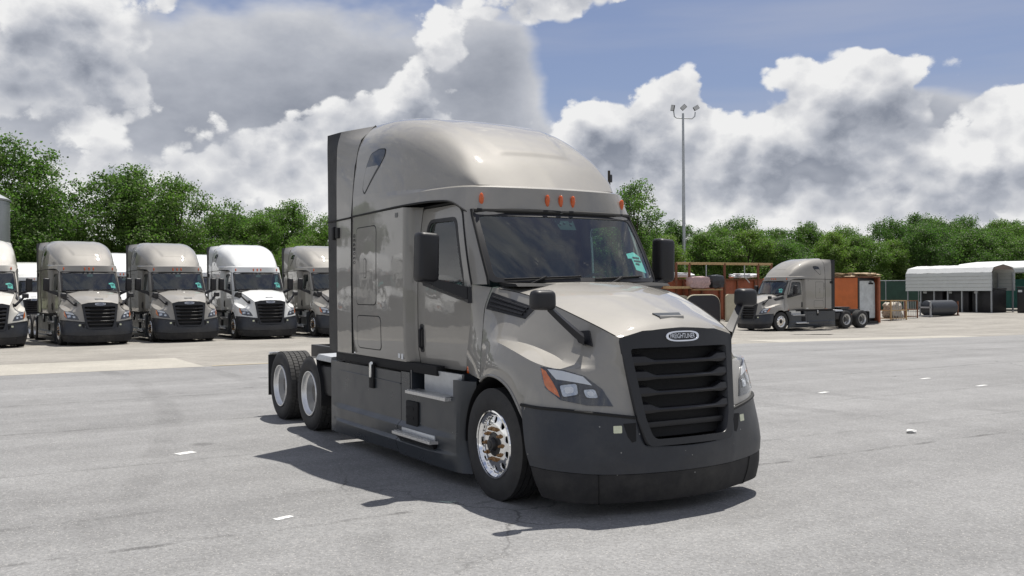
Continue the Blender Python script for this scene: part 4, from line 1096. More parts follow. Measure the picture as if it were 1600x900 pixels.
        MB().box8([(-4.22, .50 * s, 1.02), (-4.90, .50 * s, 1.00), (-4.90, 1.17 * s, .985), (-4.22, 1.20 * s, .985), (-4.22, .50 * s, 1.075), (-4.86, .50 * s, 1.07), (-4.84, 1.15 * s, 1.06), (-4.22, 1.19 * s, 1.055)]).build('deck_plate', 'deck', T)
        MB().box((-4.55, .9 * s, .72), (.55, .5, .40), .05).build('air_tank', 'frame', T)
        MB().lathe([(.001, -2.9), (.30, -2.9), (.32, -2.87), (.32, -1.03), (.30, -1.0), (.001, -1.0)], 20, axis='x', c=(-1.0, .82 * s, .62)).build('fuel_tank', 'frame', T)
        MB().box((-7.12, .40 * s, .80), (.04, .22, .10), .01).build('tail_light', 'amber', T)
    MB().box((-7.12, 0, .92), (.06, .95, .28), .01).build('end_member', 'frame', T)
    fwl = MB().box((-5.82, 0, 1.16), (.95, .86, .09), .03).box((-6.20, .24, 1.13), (.5, .28, .06), .02).box((-6.20, -.24, 1.13), (.5, .28, .06), .02).box((-5.82, 0, 1.09), (.6, 1.0, .08), .01); fwl.build('fifth_wheel', 'frame', T)
    for x in (0, -5.16, -6.48):
        MB().tube([(x, -.9, .505), (x, .9, .505)], .075, 12).build('axle', 'frame', T)
    MB().box((-5.16, 0, .52), (.42, .42, .42), .1).box((-6.48, 0, .52), (.42, .42, .42), .1).tube([(-1, 0, .75), (-5.0, 0, .56)], .06, 8).build('drive_train', 'frame', T)
    MB().box((-4.3, 0, 1.30), (.08, .7, .5), .02).tube([(-3.6, .2, 1.7), (-3.9, .2, 1.35), (-4.3, .1, 1.25)], .025, 6).tube([(-3.6, -.2, 1.7), (-3.95, -.2, 1.30), (-4.3, -.1, 1.25)], .025, 6).build('air_lines', 'blackmatte', T)
    return T
# ============================================================ the ground
def zf(x, y): return -.45 * math.exp(-((x + 29) ** 2 + (y - 36) ** 2) / 196.)
def sheet(name, xs, ys, dz, mat, label=None):
    V = [(x, y, zf(x, y) + dz) for x in xs for y in ys]; n = len(ys)
    F = [(i * n + j, (i + 1) * n + j, (i + 1) * n + j + 1, i * n + j + 1) for i in range(len(xs) - 1) for j in range(n - 1)]
    return tag(mesh_obj(name, V, F, mat, None, True, None), kind='structure')
def ground_mat(name, col, stone=.35, streak=.10, warm=(1, 1, 1), seams=(), blot=.10, speck=.85, rough=.9, tracks=()):
    mt = bpy.data.materials.new(name); mt.use_nodes = True; N, L = nodes_of(mt); b = N['Principled BSDF']
    b.inputs['Roughness'].default_value = rough; b.inputs['Specular IOR Level'].default_value = .30
    g = N.new('ShaderNodeNewGeometry'); P = g.outputs['Position']
    def mth(op, a, bb=None):
        n = N.new('ShaderNodeMath'); n.operation = op
        for i, v in enumerate((a, bb)):
            if v is None: continue
            if isinstance(v, (int, float)): n.inputs[i].default_value = v
            else: L.new(v, n.inputs[i])
        return n.outputs[0]
    def noise(scale, detail, rough_, vec):
        n = N.new('ShaderNodeTexNoise'); n.inputs['Scale'].default_value = scale; n.inputs['Detail'].default_value = detail; n.inputs['Roughness'].default_value = rough_
        L.new(vec, n.inputs['Vector']); return n.outputs['Fac']
    def mul(v, k):
        n = N.new('ShaderNodeVectorMath'); n.operation = 'MULTIPLY'; L.new(v, n.inputs[0]); n.inputs[1].default_value = k; return n.outputs[0]
    def mr(v, a, c, lo, hi):
        n = N.new('ShaderNodeMapRange'); n.interpolation_type = 'SMOOTHSTEP'; L.new(v, n.inputs['Value'])
        for k, q in zip(('From Min', 'From Max', 'To Min', 'To Max'), (a, c, lo, hi)): n.inputs[k].default_value = q
        return n.outputs['Result']
    f = mr(noise(1.0, 5, .6, mul(P, (.75, .035, 1))), .25, .75, 1 - streak, 1 + streak)          # roller lanes
    f = mth('MULTIPLY', f, mr(noise(.35, 7, .65, P), .3, .7, 1 - blot, 1 + blot))                 # blotches
    f = mth('MULTIPLY', f, mr(noise(3.5, 5, .7, P), .3, .7, .94, 1.06))
    f = mth('MULTIPLY', f, mr(noise(28, 3, .7, P), .3, .7, .86, 1.14))                            # grit
    vo = N.new('ShaderNodeTexVoronoi'); vo.inputs['Scale'].default_value = 75; L.new(P, vo.inputs['Vector'])
    sp = N.new('ShaderNodeSeparateColor'); L.new(vo.outputs['Color'], sp.inputs[0])
    lightst = mr(sp.outputs[0], speck, .99, 0, 1); dark = mr(sp.outputs[1], .80, .98, 0, .45)
    near = mr(vo.outputs['Distance'], .35, .55, 1, .0)
    sx = N.new('ShaderNodeSeparateXYZ'); L.new(P, sx.inputs[0])
    wob = mth('MULTIPLY', mth('SUBTRACT', noise(.9, 4, .6, P), .5), .22)
    for x0, w, dep in seams:
        d = mth('ABSOLUTE', mth('SUBTRACT', mth('ADD', sx.outputs['X'], wob), x0))
        gate = mr(noise(.8, 5, .75, mul(P, (1, 1, 1))), .42, .60, 0, dep)
        s = mth('SUBTRACT', 1, mth('MULTIPLY', mr(d, w * .25, w, 1, 0), gate))
        f = mth('MULTIPLY', f, s)
    # fine cracks
    vc = N.new('ShaderNodeTexVoronoi'); vc.feature = 'DISTANCE_TO_EDGE'; vc.inputs['Scale'].default_value = .28
    wv = N.new('ShaderNodeTexNoise'); wv.inputs['Scale'].default_value = 1.6; wv.inputs['Detail'].default_value = 6; L.new(P, wv.inputs['Vector'])
    ad = N.new('ShaderNodeVectorMath'); ad.operation = 'ADD'; L.new(P, ad.inputs[0])
    s2 = N.new('ShaderNodeVectorMath'); s2.operation = 'SCALE'; L.new(wv.outputs['Color'], s2.inputs[0]); s2.inputs['Scale'].default_value = .9; L.new(s2.outputs[0], ad.inputs[1])
    L.new(ad.outputs[0], vc.inputs['Vector'])
    crk = mth('MULTIPLY', mr(vc.outputs['Distance'], .0015, .007, 1, 0), mr(noise(.22, 3, .5, P), .52, .66, 0, .45))
    f = mth('MULTIPLY', f, mth('SUBTRACT', 1, crk))
    # tyre tracks: pairs of faint arcs, and oil drips
    for (cx, cy, r0, dep) in tracks:
        sb = N.new('ShaderNodeVectorMath'); sb.operation = 'SUBTRACT'; L.new(P, sb.inputs[0]); sb.inputs[1].default_value = (cx, cy, 0)
        ln = N.new('ShaderNodeVectorMath'); ln.operation = 'LENGTH'; L.new(sb.outputs[0], ln.inputs[0])
        d = mth('ABSOLUTE', mth('SUBTRACT', mth('ADD', ln.outputs['Value'], mth('MULTIPLY', wob, .3)), r0))
        f = mth('MULTIPLY', f, mth('SUBTRACT', 1, mth('MULTIPLY', mr(d, .12, .26, 1, 0), mr(noise(.5, 4, .6, P), .35, .65, 0, dep))))
    if tracks:
        vd = N.new('ShaderNodeTexVoronoi'); vd.inputs['Scale'].default_value = .45; L.new(P, vd.inputs['Vector'])
        sd = N.new('ShaderNodeSeparateColor'); L.new(vd.outputs['Color'], sd.inputs[0])
        rad = mth('ADD', vd.outputs['Distance'], mth('MULTIPLY', mth('SUBTRACT', noise(5, 4, .7, P), .5), .12))
        f = mth('MULTIPLY', f, mth('SUBTRACT', 1, mth('MULTIPLY', mr(rad, .03, .10, 1, 0), mr(sd.outputs[2], .55, .95, 0, .38))))
    sc = N.new('ShaderNodeVectorMath'); sc.operation = 'SCALE'; sc.inputs[0].default_value = col; L.new(f, sc.inputs['Scale'])
    m1 = N.new('ShaderNodeMix'); m1.data_type = 'RGBA'; L.new(mth('MULTIPLY', lightst, near), m1.inputs[0]); L.new(sc.outputs[0], m1.inputs[6]); m1.inputs[7].default_value = (stone, stone * .97, stone * .92, 1)
    m2 = N.new('ShaderNodeMix'); m2.data_type = 'RGBA'; L.new(mth('MULTIPLY', dark, near), m2.inputs[0]); L.new(m1.outputs[2], m2.inputs[6]); m2.inputs[7].default_value = (.06, .06, .06, 1)
    L.new(m2.outputs[2], b.inputs['Base Color'])
    bp = N.new('ShaderNodeBump'); bp.inputs['Strength'].default_value = .55; bp.inputs['Distance'].default_value = .006
    L.new(mth('ADD', mth('MULTIPLY', vo.outputs['Distance'], -1), mth('MULTIPLY', noise(28, 3, .7, P), 1.5)), bp.inputs['Height']); L.new(bp.outputs['Normal'], b.inputs['Normal'])
    return mt
M['asphalt'] = ground_mat('worn_asphalt', (.236, .236, .236), stone=.42, streak=.13, tracks=((-14, -40, 38.0, .16), (-14, -40, 40.1, .16), (30, 20, 27.0, .14), (30, 20, 29.1, .14), (-8, 60, 52.0, .15), (-8, 60, 54.1, .15)), seams=((.04, .06, .45), (-1.12, .07, .22), (-3.6, .06, .2), (-6.9, .09, .30), (-10.6, .10, .28), (4.2, .06, .25)))
M['yard'] = ground_mat('old_concrete', (.285, .27, .243), stone=.45, streak=.06, blot=.14, speck=.93, seams=((-21.5, .12, .4), (-27.4, .12, .4), (-33.4, .12, .4)))
M['apron'] = ground_mat('pale_concrete', (.40, .38, .335), stone=.5, streak=.04, blot=.08, speck=.95)
M['soil'] = ground_mat('grassy_soil', (.095, .105, .05), stone=.12, streak=.1, blot=.3)
fine = list(np.arange(-64, 0.1, 2.0))
far_x = [-2600, -900, -400, -200, -120, -90] + fine + [20, 60, 150, 400, 1200]
far_y = [-1600, -500, -200, -90] + list(np.arange(-40, 80.1, 2.0)) + [110, 180, 400, 1500]
sheet('ground', far_x, far_y, -.03, 'soil')
sheet('concrete_yard', list(np.arange(-62, -17, 1.0)) + [-17.2], list(np.arange(-60, 92.1, 2.0)), 0., 'yard')
sheet('asphalt_lot', [-17.42] + list(np.arange(-17, 0, 1.0)) + [0, 10, 20, 30], list(np.arange(-60, 92.1, 2.0)), .006, 'asphalt')
sheet('concrete_apron', [-21.3, -20, -19, -18, -17.46], list(np.arange(-12, .3, 2)) + [.2], .007, 'apron')
sheet('concrete_strip', [-19.4, -18.5, -17.46], list(np.arange(20.5, 33, 1.5)), .007, 'apron')
M['tanline'] = make_mat('worn_line_paint', (.42, .36, .24), .8, var=.3, vscale=2, objvar=True)
sheet('painted_line', [-17.62, -17.47], list(np.arange(.4, 20.4, 2)), .012, 'tanline')
M['puddle'] = make_mat('wet_patch', (.03, .03, .03), .12, var=.3, vscale=2, objvar=True)
V = []; n = 40
for k in range(n):
    t = 2 * math.pi * k / n; r = 1 + .25 * math.sin(3 * t + 1) + .15 * math.sin(7 * t)
    x, y = -24.9 + .42 * math.cos(t) * r + .25 * math.sin(t), 30.5 + 1.05 * math.sin(t) * r
    V.append((x, y, zf(x, y) + .014))
tag(mesh_obj('wet_patch', V, [tuple(range(n))], 'puddle', None, False), kind='structure')

# small things lying on the asphalt
M['linewhite'] = make_mat('worn_white_paint', (.72, .72, .70), .7, var=.15, vscale=12)
def mark(x, y, lx, ly, lab, rz=0.):
    b = MB(); n = 10; rnd = random.Random(int(x * 100)); P = []
    for k in range(n + 1): P.append((-lx / 2 + rnd.uniform(-.006, .006), -ly / 2 + ly * k / n))
    for k in range(n + 1): P.append((lx / 2 + rnd.uniform(-.006, .006), ly / 2 - ly * k / n))
    b.prism(P, lambda u, v, w: (u, v, w), .004)
    o = b.build('paint_mark', 'linewhite', None, smooth=False, loc=(x, y, zf(x, y) + .007)); o.rotation_euler.z = rz
    tag(o, lab, 'paint mark', 'white paint dashes on the asphalt')
mark(-4.11, -3.03, .13, .22, 'short white paint dash on the asphalt left of the drive wheels', .35)
mark(-.31, -3.02, .07, .17, 'short white paint dash on the asphalt nearest to the camera', .35)
mark(-4.55, 8.2, .09, .26, 'white paint dash on the asphalt right of the nearest truck', .2)
mark(-5.25, 12.0, .08, .30, 'white paint dash on the asphalt furthest back on the right', .1)
mark(-3.74, 11.62, .08, .32, 'white paint dash on the asphalt nearest the right edge', .1)
b = MB(); rnd = random.Random(4); bm = bmesh.new(); bmesh.ops.create_icosphere(bm, subdivisions=2, radius=1)
for v in bm.verts: v.co = Vector((v.co.x * .05, v.co.y * .075, v.co.z * .026 + .015)) * (1 + rnd.uniform(-.3, .3))
b.add([v.co.copy() for v in bm.verts], [[v.index for v in f.verts] for f in bm.faces]); bm.free()
tag(b.build('paper_litter', 'linewhite', None, smooth=False, loc=(-.57, 5.36, .01)), 'crumpled white scrap lying on the asphalt right of the truck', 'litter')

# ============================================================ trucks
hero = build_truck()
tag(hero, 'large taupe sleeper tractor alone in the middle of the asphalt, nearest to camera', 'truck', 'sleeper tractors')
def truck_copy(x, y, z, rz, col, label):
    sw = {M['paint']: M[col]} if col else None
    t = copy_tree(hero, None, sw); t.location = (x, y, z); t.rotation_euler = (0, 0, rz)
    tag(t, label, 'truck', 'sleeper tractors'); return t
truck_copy(-31.2, -4.25, 0, R(3), 'paint_cream', 'cream sleeper tractor cut off by the left edge of the photo')
truck_copy(-31.1, -.78, 0, R(4.6), None, 'taupe sleeper tractor, second from the left in the parked row')
truck_copy(-31.4, 2.45, 0, R(2.2), None, 'taupe sleeper tractor parked directly left of the white one')
truck_copy(-31.8, 5.73, 0, R(.2), 'paint_white', 'white sleeper tractor in the parked row between two taupe ones')
truck_copy(-31.6, 9.0, 0, R(-.4), None, 'taupe sleeper tractor at the right end of the parked row, half hidden')
truck_copy(-31.05, 33.38, -.417, R(-90), None, 'taupe sleeper tractor standing side-on in front of the orange box')
truck_copy(-42.6, 2.1, 0, R(1), 'paint_white', 'white tractor behind the row, roof showing between the two taupe trucks')
truck_copy(-60.5, -.8, 0, 0, 'paint_white', 'white tractor far behind the row, beside the leftmost cream truck')
truck_copy(-43.4, 6.5, 0, 0, 'paint_white', 'white tractor behind the row, sliver of roof left of the white truck')
for k, (y, c) in enumerate(((-7.6, 'paint_white'), (-10.9, None), (-14.2, 'paint_white'), (-17.5, 'paint_white'))):
    truck_copy(-31.3, y, 0, R(1.5), c, ('white' if c else 'taupe') + ' sleeper tractor further along the row, ' + ('just left of the photo edge', 'second beyond the photo edge', 'third beyond the photo edge', 'last one beyond the photo edge')[k])
# ============================================================ trees
def leaf_mat(name, col, tr=.35):
    mt = bpy.data.materials.new(name); mt.use_nodes = True; N, L = nodes_of(mt); b = N['Principled BSDF']; out = N['Material Output']
    b.inputs['Roughness'].default_value = .55; b.inputs['Specular IOR Level'].default_value = .35
    g = N.new('ShaderNodeNewGeometry'); oi = N.new('ShaderNodeObjectInfo')
    n = N.new('ShaderNodeTexNoise'); n.inputs['Scale'].default_value = .55; n.inputs['Detail'].default_value = 3; L.new(g.outputs['Position'], n.inputs['Vector'])
    wn = N.new('ShaderNodeTexWhiteNoise'); wn.noise_dimensions = '1D'; L.new(g.outputs['Random Per Island'], wn.inputs['W'])
    def mth(op, a, bb):
        q = N.new('ShaderNodeMath'); q.operation = op
        for i, v in enumerate((a, bb)):
            if isinstance(v, (int, float)): q.inputs[i].default_value = v
            else: L.new(v, q.inputs[i])
        return q.outputs[0]
    f = mth('ADD', mth('MULTIPLY', n.outputs['Fac'], 1.0), mth('MULTIPLY', wn.outputs['Value'], .55))
    f = mth('ADD', f, mth('MULTIPLY', oi.outputs['Random'], .35))
    cr = N.new('ShaderNodeValToRGB'); L.new(mth('MULTIPLY', f, .62), cr.inputs['Fac'])
    e = cr.color_ramp.elements; e[0].position = .25; e[0].color = (col[0] * .55, col[1] * .62, col[2] * .6, 1); e[1].position = .85; e[1].color = (col[0] * 1.75, col[1] * 1.45, col[2] * 1.2, 1)
    L.new(cr.outputs['Color'], b.inputs['Base Color'])
    t = N.new('ShaderNodeBsdfTranslucent'); mxc = N.new('ShaderNodeVectorMath'); mxc.operation = 'MULTIPLY'; L.new(cr.outputs['Color'], mxc.inputs[0]); mxc.inputs[1].default_value = (1.0, 1.5, .75); L.new(mxc.outputs[0], t.inputs['Color'])
    ms = N.new('ShaderNodeMixShader'); ms.inputs[0].default_value = tr
    L.new(b.outputs[0], ms.inputs[1]); L.new(t.outputs[0], ms.inputs[2]); L.new(ms.outputs[0], out.inputs['Surface'])
    return mt
M['leaf_dark'] = leaf_mat('dark_foliage', (.080, .136, .044), .48)
M['leaf_mid'] = leaf_mat('mid_foliage', (.090, .148, .046), .48)
M['leaf_light'] = leaf_mat('light_foliage', (.118, .178, .050), .46)
M['bark'] = make_mat('bark', (.075, .06, .045), .9, var=.3, vscale=4, bump=.4, bscale=12)
def make_tree(seed, h, rad, crown_base, mat, nclump=620, per=40, leaf=.165, lobes=19):
    rng = np.random.default_rng(seed); rnd = random.Random(seed)
    T = empty('tree')
    tr = MB(); tb = h * .62
    bend = [(rnd.uniform(-.25, .25) * k / 4, rnd.uniform(-.25, .25) * k / 4, tb * k / 4) for k in range(5)]
    bend[0] = (0, 0, -.15)
    r0 = .045 * h ** .9 * .5
    tr.tube(bend, [r0 * (1 - .16 * k) for k in range(5)], 9)
    LB = []
    for k in range(lobes):
        f = k / (lobes - 1)
        zz = crown_base + (h - crown_base) * (.12 + .80 * f) 
        env = math.sin(math.pi * min(1, max(.12, .22 + .62 * f))) ** .8
        a = k * 2.4 + rnd.uniform(-.5, .5); d = rad * env * rnd.uniform(.30, .80) if f < .93 else rad * .12
        lr = rad * rnd.uniform(.24, .42) * (.65 + .35 * env)
        c = np.array([math.cos(a) * d, math.sin(a) * d, min(zz, h - lr * .75)])
        LB.append((c, lr))
        p0 = Vector(bend[min(4, 1 + int(f * 3.5))]); p2 = Vector(c); pm = p0.lerp(p2, .5) + Vector((0, 0, .25 * (p2 - p0).length * .5))
        tr.tube([p0, pm, p2], [r0 * .42, r0 * .26, r0 * .10], 6)
    trunk = tr.build('trunk', 'bark', T)
    w = np.array([l[1] ** 2 for l in LB]); w /= w.sum()
    idx = rng.choice(len(LB), nclump, p=w)
    C = np.array([LB[i][0] for i in idx]); Rr = np.array([LB[i][1] for i in idx])
    u = rng.normal(size=(nclump, 3)); u /= np.linalg.norm(u, axis=1, keepdims=True)
    q = rng.uniform(.15, 1, nclump) ** .5
    # uneven lobe surface
    wob = 1 + .22 * np.sin(u[:, 0] * 5 + idx) * np.sin(u[:, 1] * 4.3 + 2 * idx)
    cc = C + u * (Rr * q * wob)[:, None] * np.array([1, 1, .82])
    cs = rng.uniform(.16, .34, nclump) * (rad / 4.0) ** .5
    n = nclump * per
    cen = np.repeat(cc, per, 0) + rng.normal(size=(n, 3)) * np.repeat(cs, per)[:, None] * np.array([1, 1, .7])
    out = np.repeat(u, per, 0)
    nr = rng.normal(size=(n, 3)) + out * .7 + np.array([0, 0, .55]); nr /= np.linalg.norm(nr, axis=1, keepdims=True)
    t1 = np.cross(nr, rng.normal(size=(n, 3))); t1 /= np.linalg.norm(t1, axis=1, keepdims=True); t2 = np.cross(nr, t1)
    L_ = (leaf * rng.uniform(.6, 1.35, n))[:, None]
    a = cen - t1 * L_ * .5; b_ = cen + t2 * L_ * .32 - nr * L_ * .06; c_ = cen + t1 * L_ * .5; d_ = cen - t2 * L_ * .32 - nr * L_ * .06
    V = np.stack([a, b_, c_, d_], 1).reshape(-1, 3)
    me = bpy.data.meshes.new('crown'); me.vertices.add(4 * n); me.vertices.foreach_set('co', V.ravel())
    me.loops.add(4 * n); me.loops.foreach_set('vertex_index', np.arange(4 * n)); me.polygons.add(n)
    me.polygons.foreach_set('loop_start', np.arange(0, 4 * n, 4)); me.polygons.foreach_set('loop_total', np.full(n, 4))
    me.update(); me.materials.append(M[mat])
    link(bpy.data.objects.new('crown', me), T)
    return T
PROTO = [make_tree(11, 10, 4.4, 1.6, 'leaf_dark', 980), make_tree(23, 10, 4.0, 1.0, 'leaf_mid', 900), make_tree(37, 10, 5.0, 1.4, 'leaf_mid', 1050), make_tree(41, 10, 3.6, .4, 'leaf_light', 820), make_tree(59, 10, 4.7, .6, 'leaf_dark', 1050), make_tree(67, 10, 3.0, 5.2, 'leaf_mid', 230, 26, lobes=9)]
used = [False] * len(PROTO)
def plant(k, x, y, h, wid, label, group, rz):
    if not used[k]: t = PROTO[k]; used[k] = True
    else: t = copy_tree(PROTO[k])
    t.location = (x, y, -.03 + (zf(x, y))); s = h / 10.
    t.scale = (s * wid, s * wid, s); t.rotation_euler = (0, 0, rz)
    tag(t, label, 'tree', group)
    if group: ROWS.setdefault(label, []).append((t, k))
rr = random.Random(8)
ROWS = {}
ORD = ['leftmost', 'second', 'third', 'fourth', 'fifth', 'sixth', 'seventh', 'eighth', 'ninth', 'tenth', 'eleventh', 'twelfth', 'thirteenth', 'fourteenth', 'fifteenth', 'sixteenth', 'seventeenth', 'eighteenth', 'nineteenth', 'twentieth']
KIND = ['dark', 'mid-green', 'broad mid-green', 'light green', 'broad dark', 'open']
def label_rows():
    """name every tree of a belt by its look and its count from the left"""
    for row, L_ in ROWS.items():
        L_.sort(key=lambda t: (t[0].location - CAM_LOC).dot(rt) / (t[0].location - CAM_LOC).dot(fw))
        for i, (t, k) in enumerate(L_): t['label'] = '%s tree, %s from the left in the %s' % (KIND[k], ORD[i], row) if i else '%s tree, leftmost in the %s' % (KIND[k], row)
plant(4, -74.5, -2.4, 13.8, 1.0, 'tallest broad tree at the left edge, behind the silo', None, 1.0)
plant(0, -75, 7.2, 12.0, 1.05, 'dark domed tree rising behind the second truck of the row', None, 2.0)
plant(2, -75.5, 11.2, 11.6, .9, 'dark tree joined to the domed one, behind the third truck', None, 4.0)
plant(5, -58.5, 45.6, 11.2, .95, 'slender open tree beside the dark utility pole, above the hood mirror', None, .6)
for (x, y, h, w, k) in ((-76, -9, 12.5, 1, 1), (-77, -16, 12, 1, 2), (-75, -22, 13, 1, 4), (-78, -29, 12, 1, 0), (-78, 2.6, 8.5, 1.1, 1), (-79, 15.5, 9.0, 1.1, 4), (-77, 18.5, 8.6, 1, 1), (-80, 22, 10.2, 1, 0), (-76, 24.8, 8.8, 1.05, 2), (-79, 28.5, 9.3, 1, 3),
                        (-73, 5, 6.2, 1.2, 3), (-73.5, -6, 7, 1.2, 3), (-73, 14.5, 6.4, 1.25, 1), (-72, 20.5, 6.0, 1.3, 3), (-71, 26, 6.4, 1.3, 1), (-84, -2, 11, 1.1, 2), (-84, 10, 9.5, 1.1, 4), (-84, 20, 9.5, 1.1, 0), (-73, -13, 8, 1.2, 1), (-73, -19.5, 8, 1.2, 3)):
    plant(k, x, y, h, w, 'low front belt behind the left trucks' if x > -74 else ('rearmost belt behind the left trucks' if x < -81 else 'main belt behind the left trucks'), 'trees behind the left row', rr.uniform(0, 6.28))
for i in range(6):
    plant([0, 2, 4, 1, 2, 0][i], -73 + i * 2.6 + rr.uniform(-1, 1), 32 + i * 2.6, 8.6 + rr.uniform(-.6, .8), 1.05, 'belt directly behind the nearest truck', 'trees behind the rack and carports', rr.uniform(0, 6.28))
hs = [8.8, 8.3, 8.9, 8.4, 9.4, 8.4, 8.9, 8.6, 9.3, 9.9, 9.8, 9.9, 9.6, 9.4, 9.2]
for i in range(15):
    y = 49.5 + i * 3.7; x = -64 + i * 1.0
    plant([1, 4, 0, 2, 4, 1, 0, 2, 4, 0, 2, 4, 1, 0, 2][i], x - 4 + rr.uniform(-1.5, 1.5), y + rr.uniform(-.6, .6), hs[i] * .97, rr.uniform(.9, 1.1), 'tall rear belt behind the rack', 'trees behind the rack and carports', rr.uniform(0, 6.28))
for i in range(13):
    y = 46.5 + i * 3.7; x = -55.5 + i * .95
    plant([3, 1, 3, 4, 3, 1, 3, 4, 0, 2, 1, 3, 2][i], x + rr.uniform(-1, 1), y + rr.uniform(-.8, .8), [6.4, 6.8, 7.0, 6.2, 6.9, 6.6, 6.3, 7.8, 7.2, 7.4, 7.2, 7.0, 7.0][i], rr.uniform(1.1, 1.35), 'low front belt behind the rack', 'trees behind the rack and carports', rr.uniform(0, 6.28))

label_rows()

# ============================================================ poles and silo
M['galv'] = make_mat('galvanised_steel', (.42, .44, .46), .45, .6, var=.12, vscale=3)
M['darkmetal'] = make_mat('dark_lamp_housing', (.05, .05, .055), .5)
M['lampglass'] = make_mat('lamp_glass', (.55, .56, .56), .2)
px, py = -54.15, 47.4
lp = empty('light_pole', (px, py, zf(px, py))); tag(lp, 'tall grey pole with three floodlights standing before the right treeline', 'light pole')
MB().tube([(0, 0, 0), (0, 0, 5.0), (0, 0, 16.5)], [.17, .15, .09], 12).build('pole', 'galv', lp)
aw = Vector((rt.x, rt.y, 0)).normalized()
MB().tube([tuple(aw * -.78 + Vector((0, 0, 16.75))), tuple(aw * -.72 + Vector((0, 0, 16.25))), tuple(aw * -.55 + Vector((0, 0, 16.12))), tuple(aw * .75 + Vector((0, 0, 16.05))), tuple(aw * .98 + Vector((0, 0, 16.25))), tuple(aw * 1.02 + Vector((0, 0, 16.6)))], .05, 8).build('cross_arm', 'galv', lp)
for d, tilt, yaw in ((-.85, 12, 0.3), (.05, 48, .9), (1.1, 60, 1.2)):
    f = MB().box((0, 0, 0), (.34, .13, .50), .03); fl_o = f.build('floodlight', 'darkmetal', lp)
    fl_o.location = aw * d + Vector((0, 0, 17.0 - abs(d) * .05)); fl_o.rotation_euler = (0, R(tilt), yaw)
    g = MB().box((0, -.070, 0), (.29, .012, .43)).build('lamp_glass', 'lampglass', fl_o)
up_ = empty('utility_pole', (-65.4, 48.0, 0)); tag(up_, 'dark utility pole top showing beside the taupe roof', 'utility pole')
MB().tube([(0, 0, 0), (0, 0, 13.0)], [.17, .12], 10).build('pole', 'bark', up_)
MB().lathe([(.001, 0), (.13, 0), (.14, .1), (.14, .65), (.1, .72), (.001, .75)], 12, axis='z', c=(.12, .12, 11.9)).build('transformer', 'darkmetal', up_)
M['corr'] = make_mat('corrugated_galvanised', (.34, .36, .37), .42, .75, var=.1, vscale=2)
so = empty('grain_silo', (-61.5, -5.0, 0)); tag(so, 'grey corrugated silo with conical cap at the left edge', 'silo')
MB().lathe([(3.0 + .03 * (k % 2), k * .075) for k in range(104)], 64, axis='z').build('shell', 'corr', so, angle=80)
MB().lathe([(3.08, 7.70), (3.1, 7.80), (1.2, 8.9), (.5, 9.15)], 40, axis='z').build('roof_cone', 'galv', so)
MB().lathe([(.5, 9.1), (.5, 9.4), (.6, 9.42), (.2, 9.62), (.001, 9.66)], 20, axis='z').build('vent_cap', 'galv', so)

# ============================================================ rack, bundles, box, carports
M['rust'] = make_mat('rusty_steel', (.17, .065, .032), .75, var=.4, vscale=6)
M['orange'] = make_mat('faded_orange_paint', (.62, .16, .040), .5, var=.16, vscale=2.2)
M['orange_b'] = make_mat('brown_orange_paint', (.30, .085, .035), .6, var=.35, vscale=2.5)
M['timber'] = make_mat('weathered_timber', (.46, .32, .16), .8, var=.25, vscale=8)
M['pinkwrap'] = make_mat('pink_wrapped_bale', (.46, .32, .31), .4, var=.35, vscale=7, bump=.5, bscale=9)
M['blackwrap'] = make_mat('black_wrapped_bale', (.03, .034, .04), .35, var=.4, vscale=6, bump=.5, bscale=9)
M['beige'] = make_mat('beige_plastic', (.46, .43, .32), .55, var=.1, vscale=3)
M['darkpanel'] = make_mat('dark_padded_panel', (.018, .02, .027), .5)
M['whiteroof'] = make_mat('white_sheet_metal', (.70, .71, .70), .42, .0, var=.05, vscale=2)
M['whiteside'] = make_mat('grey_white_sheet_metal', (.58, .60, .58), .45, var=.06, vscale=2)
M['gable'] = make_mat('brown_gable', (.20, .15, .12), .7)
M['teal'] = make_mat('teal_tarp', (.025, .15, .13), .6)
M['binblack'] = make_mat('black_bin', (.014, .014, .016), .5, var=.3, vscale=4)
M['greymetal'] = make_mat('grey_white_panel', (.50, .53, .54), .5, var=.25, vscale=3)
M['tarpaulin'] = make_mat('tan_tarpaulin', (.52, .40, .26), .8, var=.25, vscale=4, bump=.4, bscale=6)
M['whitestuff'] = make_mat('white_sheeting', (.72, .73, .75), .5, var=.15, vscale=5)
M['screen'] = make_mat('green_fence_screen', (.028, .07, .05), .75, var=.25, vscale=1.5)
M['blueblack'] = make_mat('dark_blue_roll', (.030, .034, .042), .45, var=.4, vscale=8, bump=.3, bscale=14)
M['paperbale'] = make_mat('scrap_in_cage', (.42, .38, .32), .8, var=.5, vscale=7)
X0 = -41.5
# long orange-brown storage bin behind the rack, planked front
bin_ = empty('steel_bin', (X0, 38, zf(X0, 38))); tag(bin_, 'long rust orange steel bin standing behind the pipe rack', 'bin')
for i in range(8):
    y = -6.4 + i * 1.6; MB().box((0, y + .8, 1.33), (.12, 1.585, 2.66), .01).build('side_panel', 'orange' if i == 0 else 'orange_b', bin_)
for i in range(9): MB().box((.10, -6.4 + i * 1.6, 1.32), (.10, .10, 2.64)).build('rib', 'rust', bin_)
MB().box((.09, 0, 2.70), (.14, 12.9, .10)).build('top_rail', 'rust', bin_)
MB().box((-1.1, 0, 1.0), (2.0, 12.7, 2.0)).build('bin_body', 'orange_b', bin_)
rk = empty('pipe_rack', (-40.5, 39, zf(-40.5, 39))); tag(rk, 'rusty pipe rack with tan timber rails carrying wrapped bales', 'rack')
for y in (-3.95, -2.85, .2, 3.25, 4.5): MB().box((0, y, 1.9), (.12, .12, 3.8)).build('post', 'rust', rk)
